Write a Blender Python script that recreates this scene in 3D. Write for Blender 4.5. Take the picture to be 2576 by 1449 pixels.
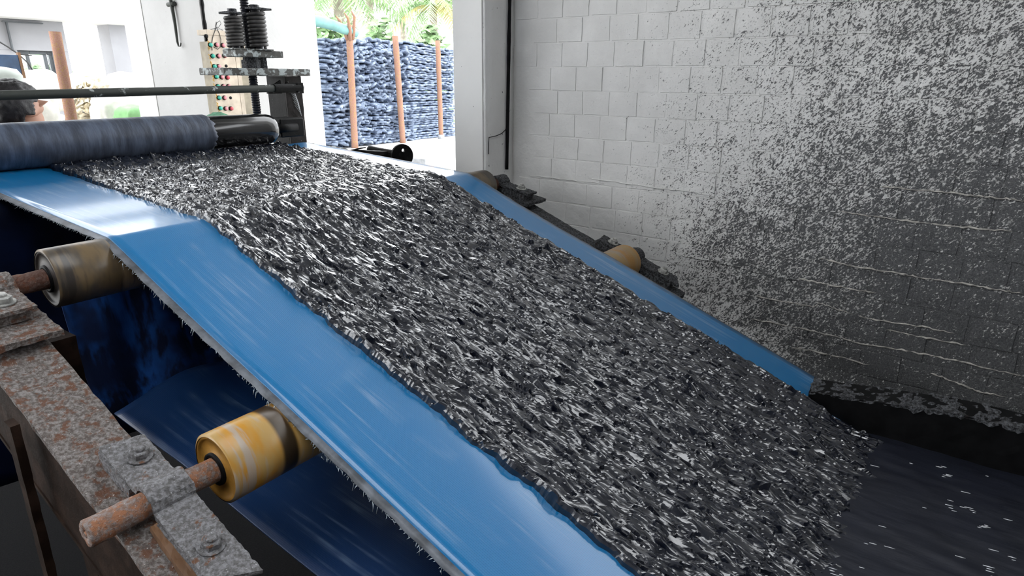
import bpy, bmesh, math, random
import numpy as np
from math import sin, cos, tan, pi, radians, sqrt, atan2
from mathutils import Vector, Matrix, noise as mnoise

random.seed(7)
rng = np.random.default_rng(11)
scene = bpy.context.scene
for o in list(bpy.data.objects):
    bpy.data.objects.remove(o)
C = scene.collection

# ------------------------------------------------------------------ camera
IW, IH = 2576, 1449
FPX = 1581.0
PITCH, ROLL, YAW = 0.3238, 0.0072, 0.9545
ZC = 1.62                                             # eye height above the floor
_f = np.array([sin(YAW), cos(YAW), 0.0]); _r = np.array([cos(YAW), -sin(YAW), 0.0]); _u = np.array([0, 0, 1.0])
F2 = _f * cos(PITCH) - _u * sin(PITCH); U2 = _u * cos(PITCH) + _f * sin(PITCH)
R3 = _r * cos(ROLL) + U2 * sin(ROLL); U3 = U2 * cos(ROLL) - _r * sin(ROLL)
CAM = np.array([0, 0, ZC])
cd = bpy.data.cameras.new('camera'); cam = bpy.data.objects.new('camera', cd); C.objects.link(cam)
cd.sensor_width = 36.0; cd.lens = FPX / IW * 36.0; cd.clip_start = 0.02; cd.clip_end = 300
cam.matrix_world = Matrix(((R3[0], U3[0], -F2[0], 0), (R3[1], U3[1], -F2[1], 0), (R3[2], U3[2], -F2[2], ZC), (0, 0, 0, 1)))
scene.camera = cam

# ------------------------------------------------------------------ sky, sun, exposure
SKY = 3.6
w = bpy.data.worlds.new('overcast_sky'); scene.world = w; w.use_nodes = True
bg = w.node_tree.nodes['Background']; bg.inputs[0].default_value = (0.945, 0.972, 1.0, 1); bg.inputs[1].default_value = SKY
scene.view_settings.view_transform = 'Standard'
try: scene.view_settings.look = 'None'
except Exception: pass
scene.view_settings.gamma = 1.0
scene.view_settings.use_curve_mapping = False
scene.view_settings.exposure = 0.42

# ------------------------------------------------------------------ photo pixels -> directions -> points on known planes
def ray(px, py): return R3 * ((px - IW / 2) / FPX) - U3 * ((py - IH / 2) / FPX) + F2
def onX(px, py, X): d = ray(px, py); return Vector(CAM + d * (X / d[0]))
def onY(px, py, Y): d = ray(px, py); return Vector(CAM + d * (Y / d[1]))
def onZ(px, py, Z): d = ray(px, py); return Vector(CAM + d * ((Z - ZC) / d[2]))
def project(P):
    q = np.array(P) - CAM; z = q @ F2
    return (IW / 2 + FPX * (q @ R3) / z, IH / 2 - FPX * (q @ U3) / z, z)

# machine frame: u across the belt, s down the ramp from the crest, t back along the flat run, n off the belt
X0, YC, ZR = 0.5153, 1.3263, ZC - 0.3035
AL, BE, BW = 0.3544, 0.0556, 1.1
def RP(u, s, n=0.0): return Vector((X0 + u, YC - s * cos(AL) - n * sin(AL), ZR - s * sin(AL) + n * cos(AL)))
def FP(u, t, n=0.0): return Vector((X0 + u, YC + t * cos(BE) - n * sin(BE), ZR + t * sin(BE) + n * cos(BE)))
def BP(u, l, n=0.0, rc=0.055):
    """belt path: l<0 on the flat run, l>0 down the ramp, rounded over the crest roller"""
    # turning angle between the two runs (flat rises by BE going back, ramp falls by AL going forward)
    turn = AL - BE
    half = rc * tan(turn / 2)
    if l <= -half: return FP(u, -l, n)
    if l >= half: return RP(u, l, n)
    k = (l + half) / (2 * half)
    a = BE + turn * k
    # centre of the fillet
    pc = FP(u, half, -rc)
    return pc + Vector((0, -sin(a), cos(a))) * (rc + n)

# ------------------------------------------------------------------ objects and tagging
def tag(o, label=None, cat=None, group=None, kind=None):
    if label: o['label'] = label
    if cat: o['category'] = cat
    if group: o['group'] = group
    if kind: o['kind'] = kind
    return o
def wloc(o):
    v = Vector((0, 0, 0))
    while o is not None:
        v += o.location; o = o.parent
    return v
def thing(name, loc, label=None, cat=None, group=None, kind=None):
    o = bpy.data.objects.new(name, None); C.objects.link(o); o.location = loc; o.empty_display_size = 0.05
    return tag(o, label, cat, group, kind)
def mesh_obj(name, me, parent=None, loc=None, mat=None):
    if mat is not None:
        me.materials.clear(); me.materials.append(mat)
    o = bpy.data.objects.new(name, me); C.objects.link(o)
    if parent is not None: o.parent = parent
    if loc is not None: o.location = loc
    return o
def finish(name, bm, mat, parent=None, smooth=False, keep=False):
    """bm is in world coordinates; the object's origin goes to its base centre"""
    bmesh.ops.recalc_face_normals(bm, faces=bm.faces)
    if parent is not None: off = wloc(parent); loc = Vector((0, 0, 0))
    else:
        vs = [v.co for v in bm.verts]
        off = Vector(((min(v.x for v in vs) + max(v.x for v in vs)) / 2, (min(v.y for v in vs) + max(v.y for v in vs)) / 2, min(v.z for v in vs)))
        loc = off.copy()
    bmesh.ops.translate(bm, verts=bm.verts, vec=-off)
    me = bpy.data.meshes.new(name); bm.to_mesh(me); bm.free()
    if smooth: me.polygons.foreach_set('use_smooth', [True] * len(me.polygons))
    return mesh_obj(name, me, parent, loc, mat)
def from_arrays(name, V, Fc, mat, parent=None, smooth=True, uv=None):
    """V (n,3) world array, Fc list/array of faces"""
    V = np.asarray(V, float)
    if parent is not None: off = np.array(wloc(parent)); loc = Vector((0, 0, 0))
    else:
        mn, mx = V.min(0), V.max(0); off = np.array([(mn[0] + mx[0]) / 2, (mn[1] + mx[1]) / 2, mn[2]]); loc = Vector(off)
    me = bpy.data.meshes.new(name); me.from_pydata((V - off).tolist(), [], [tuple(int(i) for i in f) for f in Fc])
    if smooth: me.polygons.foreach_set('use_smooth', [True] * len(me.polygons))
    if uv is not None:
        ul = me.uv_layers.new(name='UVMap'); li = np.zeros(len(me.loops), int); me.loops.foreach_get('vertex_index', li)
        ul.data.foreach_set('uv', np.asarray(uv, float)[li].ravel())
    return mesh_obj(name, me, parent, loc, mat)
def gridfaces(nu, nv):
    i, j = np.meshgrid(np.arange(nu - 1), np.arange(nv - 1), indexing='ij'); a = (i * nv + j).ravel()
    return np.stack([a, a + nv, a + nv + 1, a + 1], 1)

# bmesh shape helpers, all in world coordinates
def frame(o, x, y):
    x = Vector(x).normalized(); y = Vector(y); y = (y - x * x.dot(y)).normalized(); z = x.cross(y)
    m = Matrix.Identity(4)
    for i in range(3): m[i][0], m[i][1], m[i][2], m[i][3] = x[i], y[i], z[i], o[i]
    return m
def rampframe(u, s, n=0.0): return frame(RP(u, s, n), (1, 0, 0), (0, cos(AL), sin(AL)))     # x = u, y = up-ramp, z = n
def box(bm, lo, hi, m=None, bev=0.0, seg=1):
    r = bmesh.ops.create_cube(bm, size=1.0); vs = r['verts']
    for v in vs:
        v.co = Vector([lo[i] + (v.co[i] + 0.5) * (hi[i] - lo[i]) for i in range(3)])
        if m is not None: v.co = m @ v.co
    if bev:
        es = list({e for v in vs for e in v.link_edges})
        bmesh.ops.bevel(bm, geom=es, offset=bev, segments=seg, affect='EDGES', profile=0.5, clamp_overlap=True)
    return bm
def cyl(bm, a, b, r1, r2=None, n=24, cap=True):
    a, b = Vector(a), Vector(b); d = b - a
    r2 = r1 if r2 is None else r2
    q = Vector((0, 0, 1)).rotation_difference(d.normalized()).to_matrix().to_4x4()
    bmesh.ops.create_cone(bm, cap_ends=cap, cap_tris=False, segments=n, radius1=r1, radius2=r2, depth=d.length, matrix=Matrix.Translation((a + b) / 2) @ q)
    return bm
def lathe(bm, a, axis, prof, n=32, side=None):
    """prof: list of (distance along axis, radius)"""
    axis = Vector(axis).normalized(); e1 = axis.orthogonal().normalized() if side is None else Vector(side); e2 = axis.cross(e1); a = Vector(a)
    rings = []
    for d, r in prof:
        if r < 1e-6: rings.append([bm.verts.new(a + axis * d)])
        else: rings.append([bm.verts.new(a + axis * d + (e1 * cos(2 * pi * k / n) + e2 * sin(2 * pi * k / n)) * r) for k in range(n)])
    for p, q in zip(rings, rings[1:]):
        for k in range(n):
            k2 = (k + 1) % n
            if len(p) == 1 and len(q) > 1: bm.faces.new((p[0], q[k], q[k2]))
            elif len(q) == 1 and len(p) > 1: bm.faces.new((p[k], q[0], p[k2]))
            elif len(p) > 1: bm.faces.new((p[k], q[k], q[k2], p[k2]))
    return bm
def tube(bm, pts, r, n=8, closed=False):
    pts = [Vector(p) for p in pts]; rings = []
    up = None
    for i, p in enumerate(pts):
        d = (pts[min(i + 1, len(pts) - 1)] - pts[max(i - 1, 0)]).normalized()
        if up is None: up = d.orthogonal().normalized()
        up = (up - d * d.dot(up)).normalized(); s = d.cross(up)
        rr = r[i] if isinstance(r, (list, tuple)) else r
        rings.append([bm.verts.new(p + (up * cos(2 * pi * k / n) + s * sin(2 * pi * k / n)) * rr) for k in range(n)])
    for p, q in zip(rings, rings[1:]):
        for k in range(n): bm.faces.new((p[k], q[k], q[(k + 1) % n], p[(k + 1) % n]))
    bm.faces.new(rings[0]); bm.faces.new(rings[-1][::-1])
    return bm
def prism(bm, poly, m, z0, z1):
    """poly: 2-D outline in the frame's x,y; extruded z0..z1"""
    a = [bm.verts.new(m @ Vector((x, y, z0))) for x, y in poly]; b = [bm.verts.new(m @ Vector((x, y, z1))) for x, y in poly]
    bm.faces.new(a[::-1]); bm.faces.new(b)
    for i in range(len(poly)):
        j = (i + 1) % len(poly); bm.faces.new((a[i], a[j], b[j], b[i]))
    return bm
def roughen(bm, amp, scale, edge=0.012, big=0.0, bigscale=10, maxit=6, seed=0.0):
    for _ in range(maxit):
        es = [e for e in bm.edges if e.calc_length() > edge]
        if not es or len(bm.verts) > 60000: break
        bmesh.ops.subdivide_edges(bm, edges=es, cuts=1, use_grid_fill=True)
        bmesh.ops.triangulate(bm, faces=[f for f in bm.faces if len(f.verts) > 4])
    bmesh.ops.recalc_face_normals(bm, faces=bm.faces); bm.normal_update()
    sd_ = Vector((seed, seed * 1.7, -seed))
    mv = []
    for v in bm.verts:
        d = amp * (mnoise.fractal(v.co * scale + sd_, 0.9, 2.0, 3)) + (big * mnoise.noise(v.co * bigscale + sd_) if big else 0)
        mv.append(v.normal * d)
    for v, d in zip(bm.verts, mv): v.co += d
    return bm

# ------------------------------------------------------------------ materials
class NT:
    def __init__(self, name):
        self.m = bpy.data.materials.new(name); self.m.use_nodes = True; self.t = self.m.node_tree; self.b = self.t.nodes['Principled BSDF']; self.b.inputs['Roughness'].default_value = 0.6
    def n(self, typ, ins=None, **props):
        nd = self.t.nodes.new('ShaderNode' + typ)
        for k, v in props.items(): setattr(nd, k, v)
        for k, v in (ins or {}).items(): self.set(nd.inputs[k], v)
        return nd
    def set(self, sock, v):
        if hasattr(v, 'is_linked') or isinstance(v, bpy.types.NodeSocket): self.t.links.new(v, sock)
        elif isinstance(v, bpy.types.Node): self.t.links.new(v.outputs[0], sock)
        elif isinstance(v, (tuple, list)) and len(v) == 3 and sock.type == 'RGBA': sock.default_value = (*v, 1)
        else: sock.default_value = v
    def p(self, **kw):
        for k, v in kw.items(): self.set(self.b.inputs[k.replace('_', ' ')], v)
        return self
    def math(self, op, a, b=0.0, c=0.0, clamp=False): 
        nd = self.n('Math', operation=op, use_clamp=clamp); self.set(nd.inputs[0], a); self.set(nd.inputs[1], b); self.set(nd.inputs[2], c); return nd.outputs[0]
    def ss(self, x, lo, hi): 
        nd = self.n('MapRange', interpolation_type='SMOOTHSTEP'); self.set(nd.inputs['Value'], x); self.set(nd.inputs['From Min'], lo); self.set(nd.inputs['From Max'], hi); return nd.outputs[0]
    def mix(self, f, a, b):
        nd = self.n('Mix', data_type='RGBA'); self.set(nd.inputs[0], f); self.set(nd.inputs[6], a); self.set(nd.inputs[7], b); return nd.outputs[2]
    def noise(self, vec, scale, detail=3, rough=0.55, dist=0.0):
        return self.n('TexNoise', {'Vector': vec, 'Scale': scale, 'Detail': detail, 'Roughness': rough, 'Distortion': dist}).outputs[0]
    def pos(self): return self.n('NewGeometry').outputs['Position']
    def objc(self): return self.n('TexCoord').outputs['Object']
    def uv(self): return self.n('TexCoord').outputs['UV']
    def map(self, vec, scale=(1, 1, 1), rot=(0, 0, 0), loc=(0, 0, 0)):
        return self.n('Mapping', {'Vector': vec, 'Scale': scale, 'Rotation': rot, 'Location': loc}).outputs[0]
    def bump(self, h, strength=0.5, dist=0.005, normal=None):
        nd = self.n('Bump', {'Height': h, 'Strength': strength, 'Distance': dist})
        if normal is not None: self.set(nd.inputs['Normal'], normal)
        self.set(self.b.inputs['Normal'], nd.outputs[0]); return nd.outputs[0]
def plain(name, col, rough=0.6, var=0.12, scale=20, bump=0.15, metal=0.0, bd=0.002, **kw):
    t = NT(name); P = t.objc(); nz = t.noise(P, scale, 4)
    c2 = tuple(max(0, c * (1 - 2.2 * var)) for c in col); c1 = tuple(min(1, c * (1 + var)) for c in col)
    t.p(Base_Color=t.mix(t.ss(nz, 0.3, 0.7), c2, c1), Roughness=rough, Metallic=metal, **kw)
    if bump: t.bump(t.noise(P, scale * 3, 4), bump, bd)
    return t.m

def m_wall():
    t = NT('splattered_white_paint'); P = t.pos()
    sep = t.n('SeparateXYZ', {'Vector': P}); y, z = sep.outputs[1], sep.outputs[2]
    wob = t.math('MULTIPLY', t.math('SUBTRACT', t.noise(P, 2.2, 3), 0.5), 0.55)
    g = t.math('POWER', t.ss(t.math('ADD', y, wob), 1.50, 0.02), 1.35)
    h = t.math('DIVIDE', t.math('SUBTRACT', ZC + 0.12, t.math('ADD', z, wob)), 0.75, clamp=True)
    d = t.math('MULTIPLY', g, t.math('ADD', 0.66, t.math('MULTIPLY', h, 0.42)))
    Pm = t.map(P, scale=(1, 1.0, 0.8), rot=(radians(35), 0, 0))
    Pm = t.map(Pm, scale=(1, 0.62, 1.25))
    n1 = t.noise(Pm, 215, 4, 0.70, 0.3); n2 = t.noise(Pm, 55, 3, 0.62, 0.4)
    nn = t.math('ADD', t.math('MULTIPLY', n1, 0.72), t.math('MULTIPLY', n2, 0.28))
    thr = t.math('SUBTRACT', 0.665, t.math('MULTIPLY', d, 0.265))
    m1 = t.ss(nn, thr, t.math('ADD', thr, 0.045))
    dense = t.math('MULTIPLY', t.math('MULTIPLY', t.ss(d, 0.74, 1.06), t.ss(t.math('ADD', y, wob), 0.75, 0.25)), 0.86)
    mask = t.math('MAXIMUM', t.math('MULTIPLY', m1, 0.94), t.math('MULTIPLY', dense, t.ss(n1, 0.39, 0.51)))
    white = t.mix(t.ss(t.noise(P, 5, 4), 0.35, 0.7), (0.66, 0.655, 0.64), (0.76, 0.755, 0.74))
    dark = t.mix(t.ss(t.noise(P, 240, 3, 0.7), 0.34, 0.72), (0.010, 0.012, 0.016), (0.105, 0.107, 0.112))
    t.p(Base_Color=t.mix(mask, white, dark), Roughness=t.math('SUBTRACT', 0.75, t.math('MULTIPLY', mask, 0.2)))
    hh = t.math('ADD', t.math('MULTIPLY', t.noise(P, 55, 5, 0.6), 0.6), t.math('MULTIPLY', mask, 0.5))
    hh = t.math('ADD', hh, t.math('MULTIPLY', t.noise(P, 14, 3), 0.5))
    t.bump(hh, 0.7, 0.006)
    return t.m
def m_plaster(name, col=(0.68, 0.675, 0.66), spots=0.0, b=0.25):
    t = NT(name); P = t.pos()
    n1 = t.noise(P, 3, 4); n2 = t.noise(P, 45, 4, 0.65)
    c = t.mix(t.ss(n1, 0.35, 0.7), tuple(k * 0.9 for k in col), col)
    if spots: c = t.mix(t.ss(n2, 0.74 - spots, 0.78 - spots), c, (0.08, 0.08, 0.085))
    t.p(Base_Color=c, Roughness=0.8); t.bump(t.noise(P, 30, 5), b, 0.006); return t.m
def m_belt(name, base=(0.001, 0.165, 0.41), residue=0.45, rough=0.30, coat=0.2):
    t = NT(name); U = t.uv()
    st = t.noise(t.map(U, scale=(70, 2.2, 1)), 1, 4, 0.6); st2 = t.noise(t.map(U, scale=(48, 3.5, 1)), 1, 4, 0.65); cl = t.noise(U, 4.5, 3)
    wu = t.n('TexWave', {'Vector': U, 'Scale': 95.0, 'Distortion': 0.3}, bands_direction='X').outputs[1]
    wv = t.n('TexWave', {'Vector': U, 'Scale': 95.0, 'Distortion': 0.3}, bands_direction='Y').outputs[1]
    wea = t.math('MULTIPLY', wu, wv)
    r = t.math('MULTIPLY', t.ss(t.math('ADD', t.math('MULTIPLY', st, 0.6), t.math('MULTIPLY', st2, 0.4)), 0.47, 0.66), t.ss(cl, 0.40, 0.62))
    c = t.mix(t.math('MULTIPLY', r, residue), base, (0.30, 0.43, 0.60))
    c = t.mix(t.math('MULTIPLY', wea, 0.18), c, tuple(k * 0.35 for k in base))
    t.p(Base_Color=c, Roughness=t.math('ADD', rough, t.math('MULTIPLY', st, 0.12)), Specular_IOR_Level=0.4, Coat_Weight=coat, Coat_Roughness=0.10)
    t.bump(t.math('ADD', wea, t.math('MULTIPLY', st, 0.8)), 0.12, 0.0015); return t.m
def m_crust(name, c1=(0.30, 0.30, 0.315), c2=(0.13, 0.125, 0.125), rust=(0.17, 0.075, 0.035), ramt=0.5, rough=0.85, spec=0.4):
    t = NT(name); P = t.pos(); n1 = t.noise(P, 170, 5, 0.68); n2 = t.noise(P, 55, 4, 0.65); n3 = t.noise(P, 330, 3, 0.6)
    c = t.mix(t.ss(n1, 0.38, 0.66), c2, c1); c = t.mix(t.math('MULTIPLY', t.ss(n2, 0.66 - 0.22 * ramt, 0.74 - 0.16 * ramt), 0.9), c, rust)
    c = t.mix(t.ss(n3, 0.64, 0.72), c, tuple(min(1, k * 1.9) for k in c1))
    t.p(Base_Color=c, Roughness=rough, Specular_IOR_Level=spec); t.bump(t.math('ADD', n1, t.math('MULTIPLY', n3, 0.6)), 0.8, 0.004); return t.m
def m_roller(name, ca, cb, cc, band=None):
    t = NT(name); P = t.objc(); sx = t.n('SeparateXYZ', {'Vector': P}).outputs
    ax = t.n('CombineXYZ', {'X': t.math('MULTIPLY', sx[0], 60), 'Y': t.math('MULTIPLY', sx[1], 7), 'Z': t.math('MULTIPLY', sx[2], 7)})
    ax2 = t.n('CombineXYZ', {'X': t.math('MULTIPLY', sx[0], 22), 'Y': t.math('MULTIPLY', sx[1], 11), 'Z': t.math('MULTIPLY', sx[2], 11)})
    n1 = t.noise(ax, 1.0, 4, 0.6); n2 = t.noise(ax2, 1.0, 3, 0.55)
    c = t.mix(t.ss(n2, 0.40, 0.58), ca, cb); c = t.mix(t.math('MULTIPLY', t.ss(n1, 0.48, 0.62), 0.75), c, cc)
    if band: c = t.mix(t.math('MULTIPLY', t.math('MULTIPLY', t.ss(sx[0], band - 0.030, band - 0.022), t.ss(sx[0], band + 0.004, band - 0.004)), 0.92), c, (0.03, 0.022, 0.018))
    t.p(Base_Color=c, Roughness=0.34, Specular_IOR_Level=0.5); t.bump(n1, 0.12, 0.001); return t.m
def m_mat():
    t = NT('wet_dark_crumb'); P = t.pos(); n1 = t.noise(P, 260, 3, 0.6); n2 = t.noise(P, 35, 3)
    t.p(Base_Color=t.mix(n2, (0.003, 0.004, 0.008), (0.009, 0.013, 0.026)), Roughness=t.math('ADD', 0.16, t.math('MULTIPLY', n2, 0.12)), Specular_IOR_Level=0.8, Coat_Weight=1.0, Coat_Roughness=0.10)
    t.bump(n1, 0.15, 0.0012); return t.m
def m_slurry():
    t = NT('dark_slurry'); P = t.pos(); n1 = t.noise(t.map(P, scale=(30, 7, 1)), 1, 4, 0.6); n2 = t.noise(P, 9, 4)
    t.p(Base_Color=t.mix(n2, (0.007, 0.008, 0.012), (0.018, 0.021, 0.034)), Roughness=0.42, Specular_IOR_Level=0.28); t.bump(n1, 0.35, 0.006); return t.m
def m_blacksteel(name, dots=0.7, base=(0.014, 0.013, 0.013)):
    t = NT(name); P = t.pos(); n1 = t.noise(P, 120, 3, 0.7); n2 = t.noise(P, 22, 4)
    c = t.mix(t.ss(n2, 0.4, 0.7), base, tuple(k * 2.2 + 0.002 for k in base)); c = t.mix(t.ss(n1, 0.82 - 0.16 * dots, 0.87 - 0.16 * dots), c, (0.33, 0.33, 0.32))
    t.p(Base_Color=c, Roughness=0.55, Specular_IOR_Level=0.12); t.bump(n1, 0.25, 0.003); return t.m
def m_paintedbar(name, chip=0.5, base=(0.035, 0.04, 0.034), pale=(0.42, 0.45, 0.44)):
    t = NT(name); P = t.pos(); n1 = t.noise(P, 32, 5, 0.65, 0.4)
    c = t.mix(t.ss(n1, 0.72 - 0.3 * chip, 0.78 - 0.3 * chip), base, pale); t.p(Base_Color=c, Roughness=0.6); t.bump(n1, 0.3, 0.003); return t.m
def m_tarp():
    t = NT('dark_blue_tarpaulin'); P = t.pos(); n1 = t.noise(t.map(P, scale=(26, 26, 3)), 1, 4); n2 = t.noise(P, 7, 3)
    c = t.mix(t.ss(n1, 0.44, 0.6), (0.002, 0.006, 0.022), (0.008, 0.06, 0.24)); t.p(Base_Color=t.mix(t.ss(n2, 0.35, 0.6), (0.003, 0.010, 0.040), c), Roughness=0.75, Specular_IOR_Level=0.15)
    t.bump(n1, 0.3, 0.01); return t.m

MT = dict(
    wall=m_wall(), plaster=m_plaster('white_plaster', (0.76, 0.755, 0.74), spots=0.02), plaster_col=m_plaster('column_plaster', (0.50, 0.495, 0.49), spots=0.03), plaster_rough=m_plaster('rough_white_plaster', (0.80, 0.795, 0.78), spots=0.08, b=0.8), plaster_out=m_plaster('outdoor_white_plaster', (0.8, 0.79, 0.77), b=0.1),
    grey_wall=m_plaster('grey_render', (0.36, 0.36, 0.38), b=0.1),
    ridge=plain('pale_mortar', (0.50, 0.475, 0.44), 0.9, 0.25, 60, 0.8), floor=m_crust('dirty_dark_floor', (0.007, 0.007, 0.0075), (0.0025, 0.0025, 0.003), (0.006, 0.005, 0.004), 0.3, 0.9, 0.06),
    ground=plain('pale_concrete_yard', (0.62, 0.60, 0.56), 0.9, 0.1, 3, 0.2), roof=plain('dull_roof_sheet', (0.30, 0.30, 0.30), 0.7, 0.1, 4, 0.1),
    belt=m_belt('blue_woven_belt', residue=0.5, coat=0.75), band=plain('grey_belt_edge', (0.13, 0.145, 0.17), 0.5, 0.25, 30, 0.2), fray=plain('frayed_fibre', (0.45, 0.52, 0.58), 0.7, 0.3, 60, 0.1),
    retbelt=m_belt('return_belt_blue', (0.005, 0.030, 0.105), 0.35, 0.42), tarp=m_tarp(), crumb=m_mat(), slurry=m_slurry(), fleck=plain('pale_foam_fleck', (0.7, 0.72, 0.75), 0.4, 0.1, 50, 0),
    crust=m_crust('grey_crust', ramt=0.35), crust_dark=m_crust('black_crust', (0.115, 0.12, 0.13), (0.012, 0.012, 0.013), (0.03, 0.02, 0.016), 0.2), beamtop=m_crust('rusty_crusted_beam', (0.30, 0.28, 0.27), (0.11, 0.09, 0.08), (0.15, 0.065, 0.035), 0.75),
    beamside=m_blacksteel('brown_painted_steel', 0.45, (0.017, 0.0095, 0.0065)), rust=m_crust('orange_rust_shaft', (0.30, 0.27, 0.26), (0.21, 0.12, 0.085), (0.36, 0.15, 0.07), 0.95, 0.7),
    rust_dark=m_crust('brown_rust_shaft', (0.16, 0.10, 0.08), (0.10, 0.04, 0.025), (0.17, 0.06, 0.03), 0.7, 0.7),
    roller_y=m_roller('worn_yellow_roller', (0.54, 0.26, 0.03), (0.50, 0.32, 0.11), (0.40, 0.37, 0.34), -0.562), roller_b=m_roller('worn_brown_roller', (0.085, 0.070, 0.055), (0.17, 0.12, 0.065), (0.035, 0.03, 0.028)),
    endcap_y=plain('yellow_roller_end', (0.45, 0.22, 0.035), 0.5, 0.15, 30, 0.1), endcap_b=plain('dark_roller_end', (0.055, 0.045, 0.04), 0.5, 0.2, 30, 0.1), black_rubber=plain('black_rubber', (0.010, 0.010, 0.011), 0.18, 0.2, 12, 0.05, Coat_Weight=0.5, Coat_Roughness=0.08),
    black=plain('black_seal', (0.006, 0.006, 0.0065), 0.5, 0.2, 30, 0.1, Specular_IOR_Level=0.12), navy=plain('navy_tarpaulin', (0.0015, 0.005, 0.022), 0.6, 0.2, 12, 0.2, Specular_IOR_Level=0.1), steel=m_blacksteel('black_speckled_steel', 0.8, (0.004, 0.004, 0.004)), steel2=m_blacksteel('brown_speckled_steel', 0.9, (0.012, 0.010, 0.0095)), bar=m_paintedbar('chipped_green_bar', 0.36), plate=m_paintedbar('worn_pale_plate', 0.78, (0.07, 0.068, 0.062), (0.40, 0.44, 0.44)),
    spring=plain('greasy_spring_steel', (0.06, 0.056, 0.054), 0.5, 0.35, 30, 0.3), zinc=plain('zinc_bolt', (0.42, 0.42, 0.40), 0.5, 0.25, 60, 0.4), thread=plain('greasy_threaded_rod', (0.012, 0.013, 0.02), 0.35, 0.2, 30, 0.2),
    panel=plain('cream_panel', (0.52, 0.44, 0.35), 0.6, 0.10, 14, 0.05), panel_side=plain('tan_panel_side', (0.30, 0.26, 0.19), 0.6, 0.15, 10, 0.1), btn_green=plain('green_button', (0.02, 0.33, 0.24), 0.35, 0.05, 10, 0), btn_pink=plain('pink_button', (0.62, 0.22, 0.25), 0.35, 0.05, 10, 0), btn_red=plain('red_button', (0.42, 0.04, 0.06), 0.35, 0.05, 10, 0),
    yellow_paint=plain('yellow_paint', (0.55, 0.30, 0.02), 0.6, 0.15, 60, 0), wire=plain('dark_wire', (0.03, 0.03, 0.03), 0.5, 0.1, 20, 0), green_cloth=plain('green_cloth', (0.05, 0.16, 0.09), 0.8, 0.2, 30, 0.3),
    pole=m_crust('rusty_pole', (0.42, 0.25, 0.19), (0.36, 0.18, 0.125), (0.42, 0.27, 0.10), 0.6, 0.8), pole_base=plain('pale_grey_socket', (0.5, 0.52, 0.55), 0.7, 0.1, 20, 0.1), sheet=None, pipe=plain('teal_pipe', (0.20, 0.42, 0.40), 0.5, 0.1, 10, 0.05),
    sack=plain('white_woven_sack', (0.72, 0.71, 0.66), 0.8, 0.08, 9, 0.3), sack_green=plain('green_sack', (0.25, 0.50, 0.22), 0.8, 0.1, 9, 0.3), scrap=plain('cream_scrap', (0.78, 0.70, 0.54), 0.85, 0.25, 14, 0.4),
    skin=plain('brown_skin', (0.40, 0.21, 0.14), 0.55, 0.05, 14, 0.05), hair=plain('black_hair', (0.012, 0.010, 0.012), 0.5, 0.3, 80, 0.5), shirt=plain('pale_shirt', (0.40, 0.40, 0.42), 0.85, 0.1, 14, 0.2), trousers=plain('dark_trousers', (0.04, 0.045, 0.06), 0.85, 0.1, 14, 0.2),
    leaf=plain('palm_leaf', (0.30, 0.46, 0.22), 0.6, 0.25, 3, 0), leaf_y=plain('yellow_palm_leaf', (0.45, 0.40, 0.14), 0.6, 0.2, 3, 0), trunk=plain('pale_trunk', (0.34, 0.30, 0.25), 0.9, 0.15, 8, 0.4), blue_board=plain('dark_blue_board', (0.035, 0.07, 0.14), 0.5, 0.15, 10, 0.05), wood_edge=plain('wood_edge', (0.17, 0.085, 0.04), 0.6, 0.15, 10, 0.1),
    drum=plain('pale_green_drum', (0.55, 0.60, 0.55), 0.5, 0.06, 8, 0.05), winframe=plain('dark_window_frame', (0.10, 0.11, 0.12), 0.5, 0.1, 8, 0), glaze=None, whitepaint=plain('white_paint', (0.78, 0.78, 0.77), 0.6, 0.03, 8, 0.03))
def m_sheet():
    t = NT('blue_grey_sheet'); P = t.objc(); n = t.noise(P, 12, 4); t.p(Base_Color=t.mix(t.ss(n, .3, .72), (0.07, 0.10, 0.17), (0.46, 0.55, 0.70)), Roughness=0.6, Specular_IOR_Level=0.4); t.bump(t.noise(P, 40, 4), 0.4, 0.01); return t.m
MT['sheet'] = m_sheet()
def m_glass():
    t = NT('window_glass'); t.p(Base_Color=(0.9, 0.95, 0.95), Roughness=0.05, Transmission_Weight=1.0, IOR=1.1); return t.m
MT['glaze'] = m_glass()
# ------------------------------------------------------------------ the setting
XW = 2.10                                              # painted face of the brick wall
def slab(name, lo, hi, mat, kind='structure', bev=0.0):
    bm = bmesh.new(); box(bm, lo, hi, None, bev); o = finish(name, bm, mat); tag(o, kind=kind); return o
tag(slab('floor', (-3.6, -3.6, -0.06), (3.04, 5.0, 0.0), MT['floor']), 'dark wet workshop floor under the machine', 'floor')
tag(slab('ground_outside', (-60, -60, -0.30), (90, 90, -0.06), MT['ground']), 'pale concrete yard outside the workshop', 'ground')
# sheet roof; its opening is added to bring top light inside
HOLES = [(-1.5, 0.0, -1.0, 1.7)]
bm = bmesh.new(); gx = sorted({-3.6, 2.7} | {h for q in HOLES for h in q[:2]}); gy = sorted({-3.6, 5.1} | {h for q in HOLES for h in q[2:]})
for xa_, xb_ in zip(gx, gx[1:]):
    for ya_, yb_ in zip(gy, gy[1:]):
        if not any(h[0] <= xa_ and xb_ <= h[1] and h[2] <= ya_ and yb_ <= h[3] for h in HOLES): box(bm, (xa_, ya_, 3.4), (xb_, yb_, 3.5))
tag(finish('ceiling', bm, MT['roof']), 'dull sheet roof over the workshop with an opening added for top light', 'ceiling', kind='structure')
tag(slab('wall_front', (-3.6, -3.6, 0.0), (XW + 0.22, -3.4, 3.4), MT['grey_wall']), 'unseen grey rendered wall added behind the camera to cut daylight', 'wall')  # out of view, added to close off daylight from behind
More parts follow.
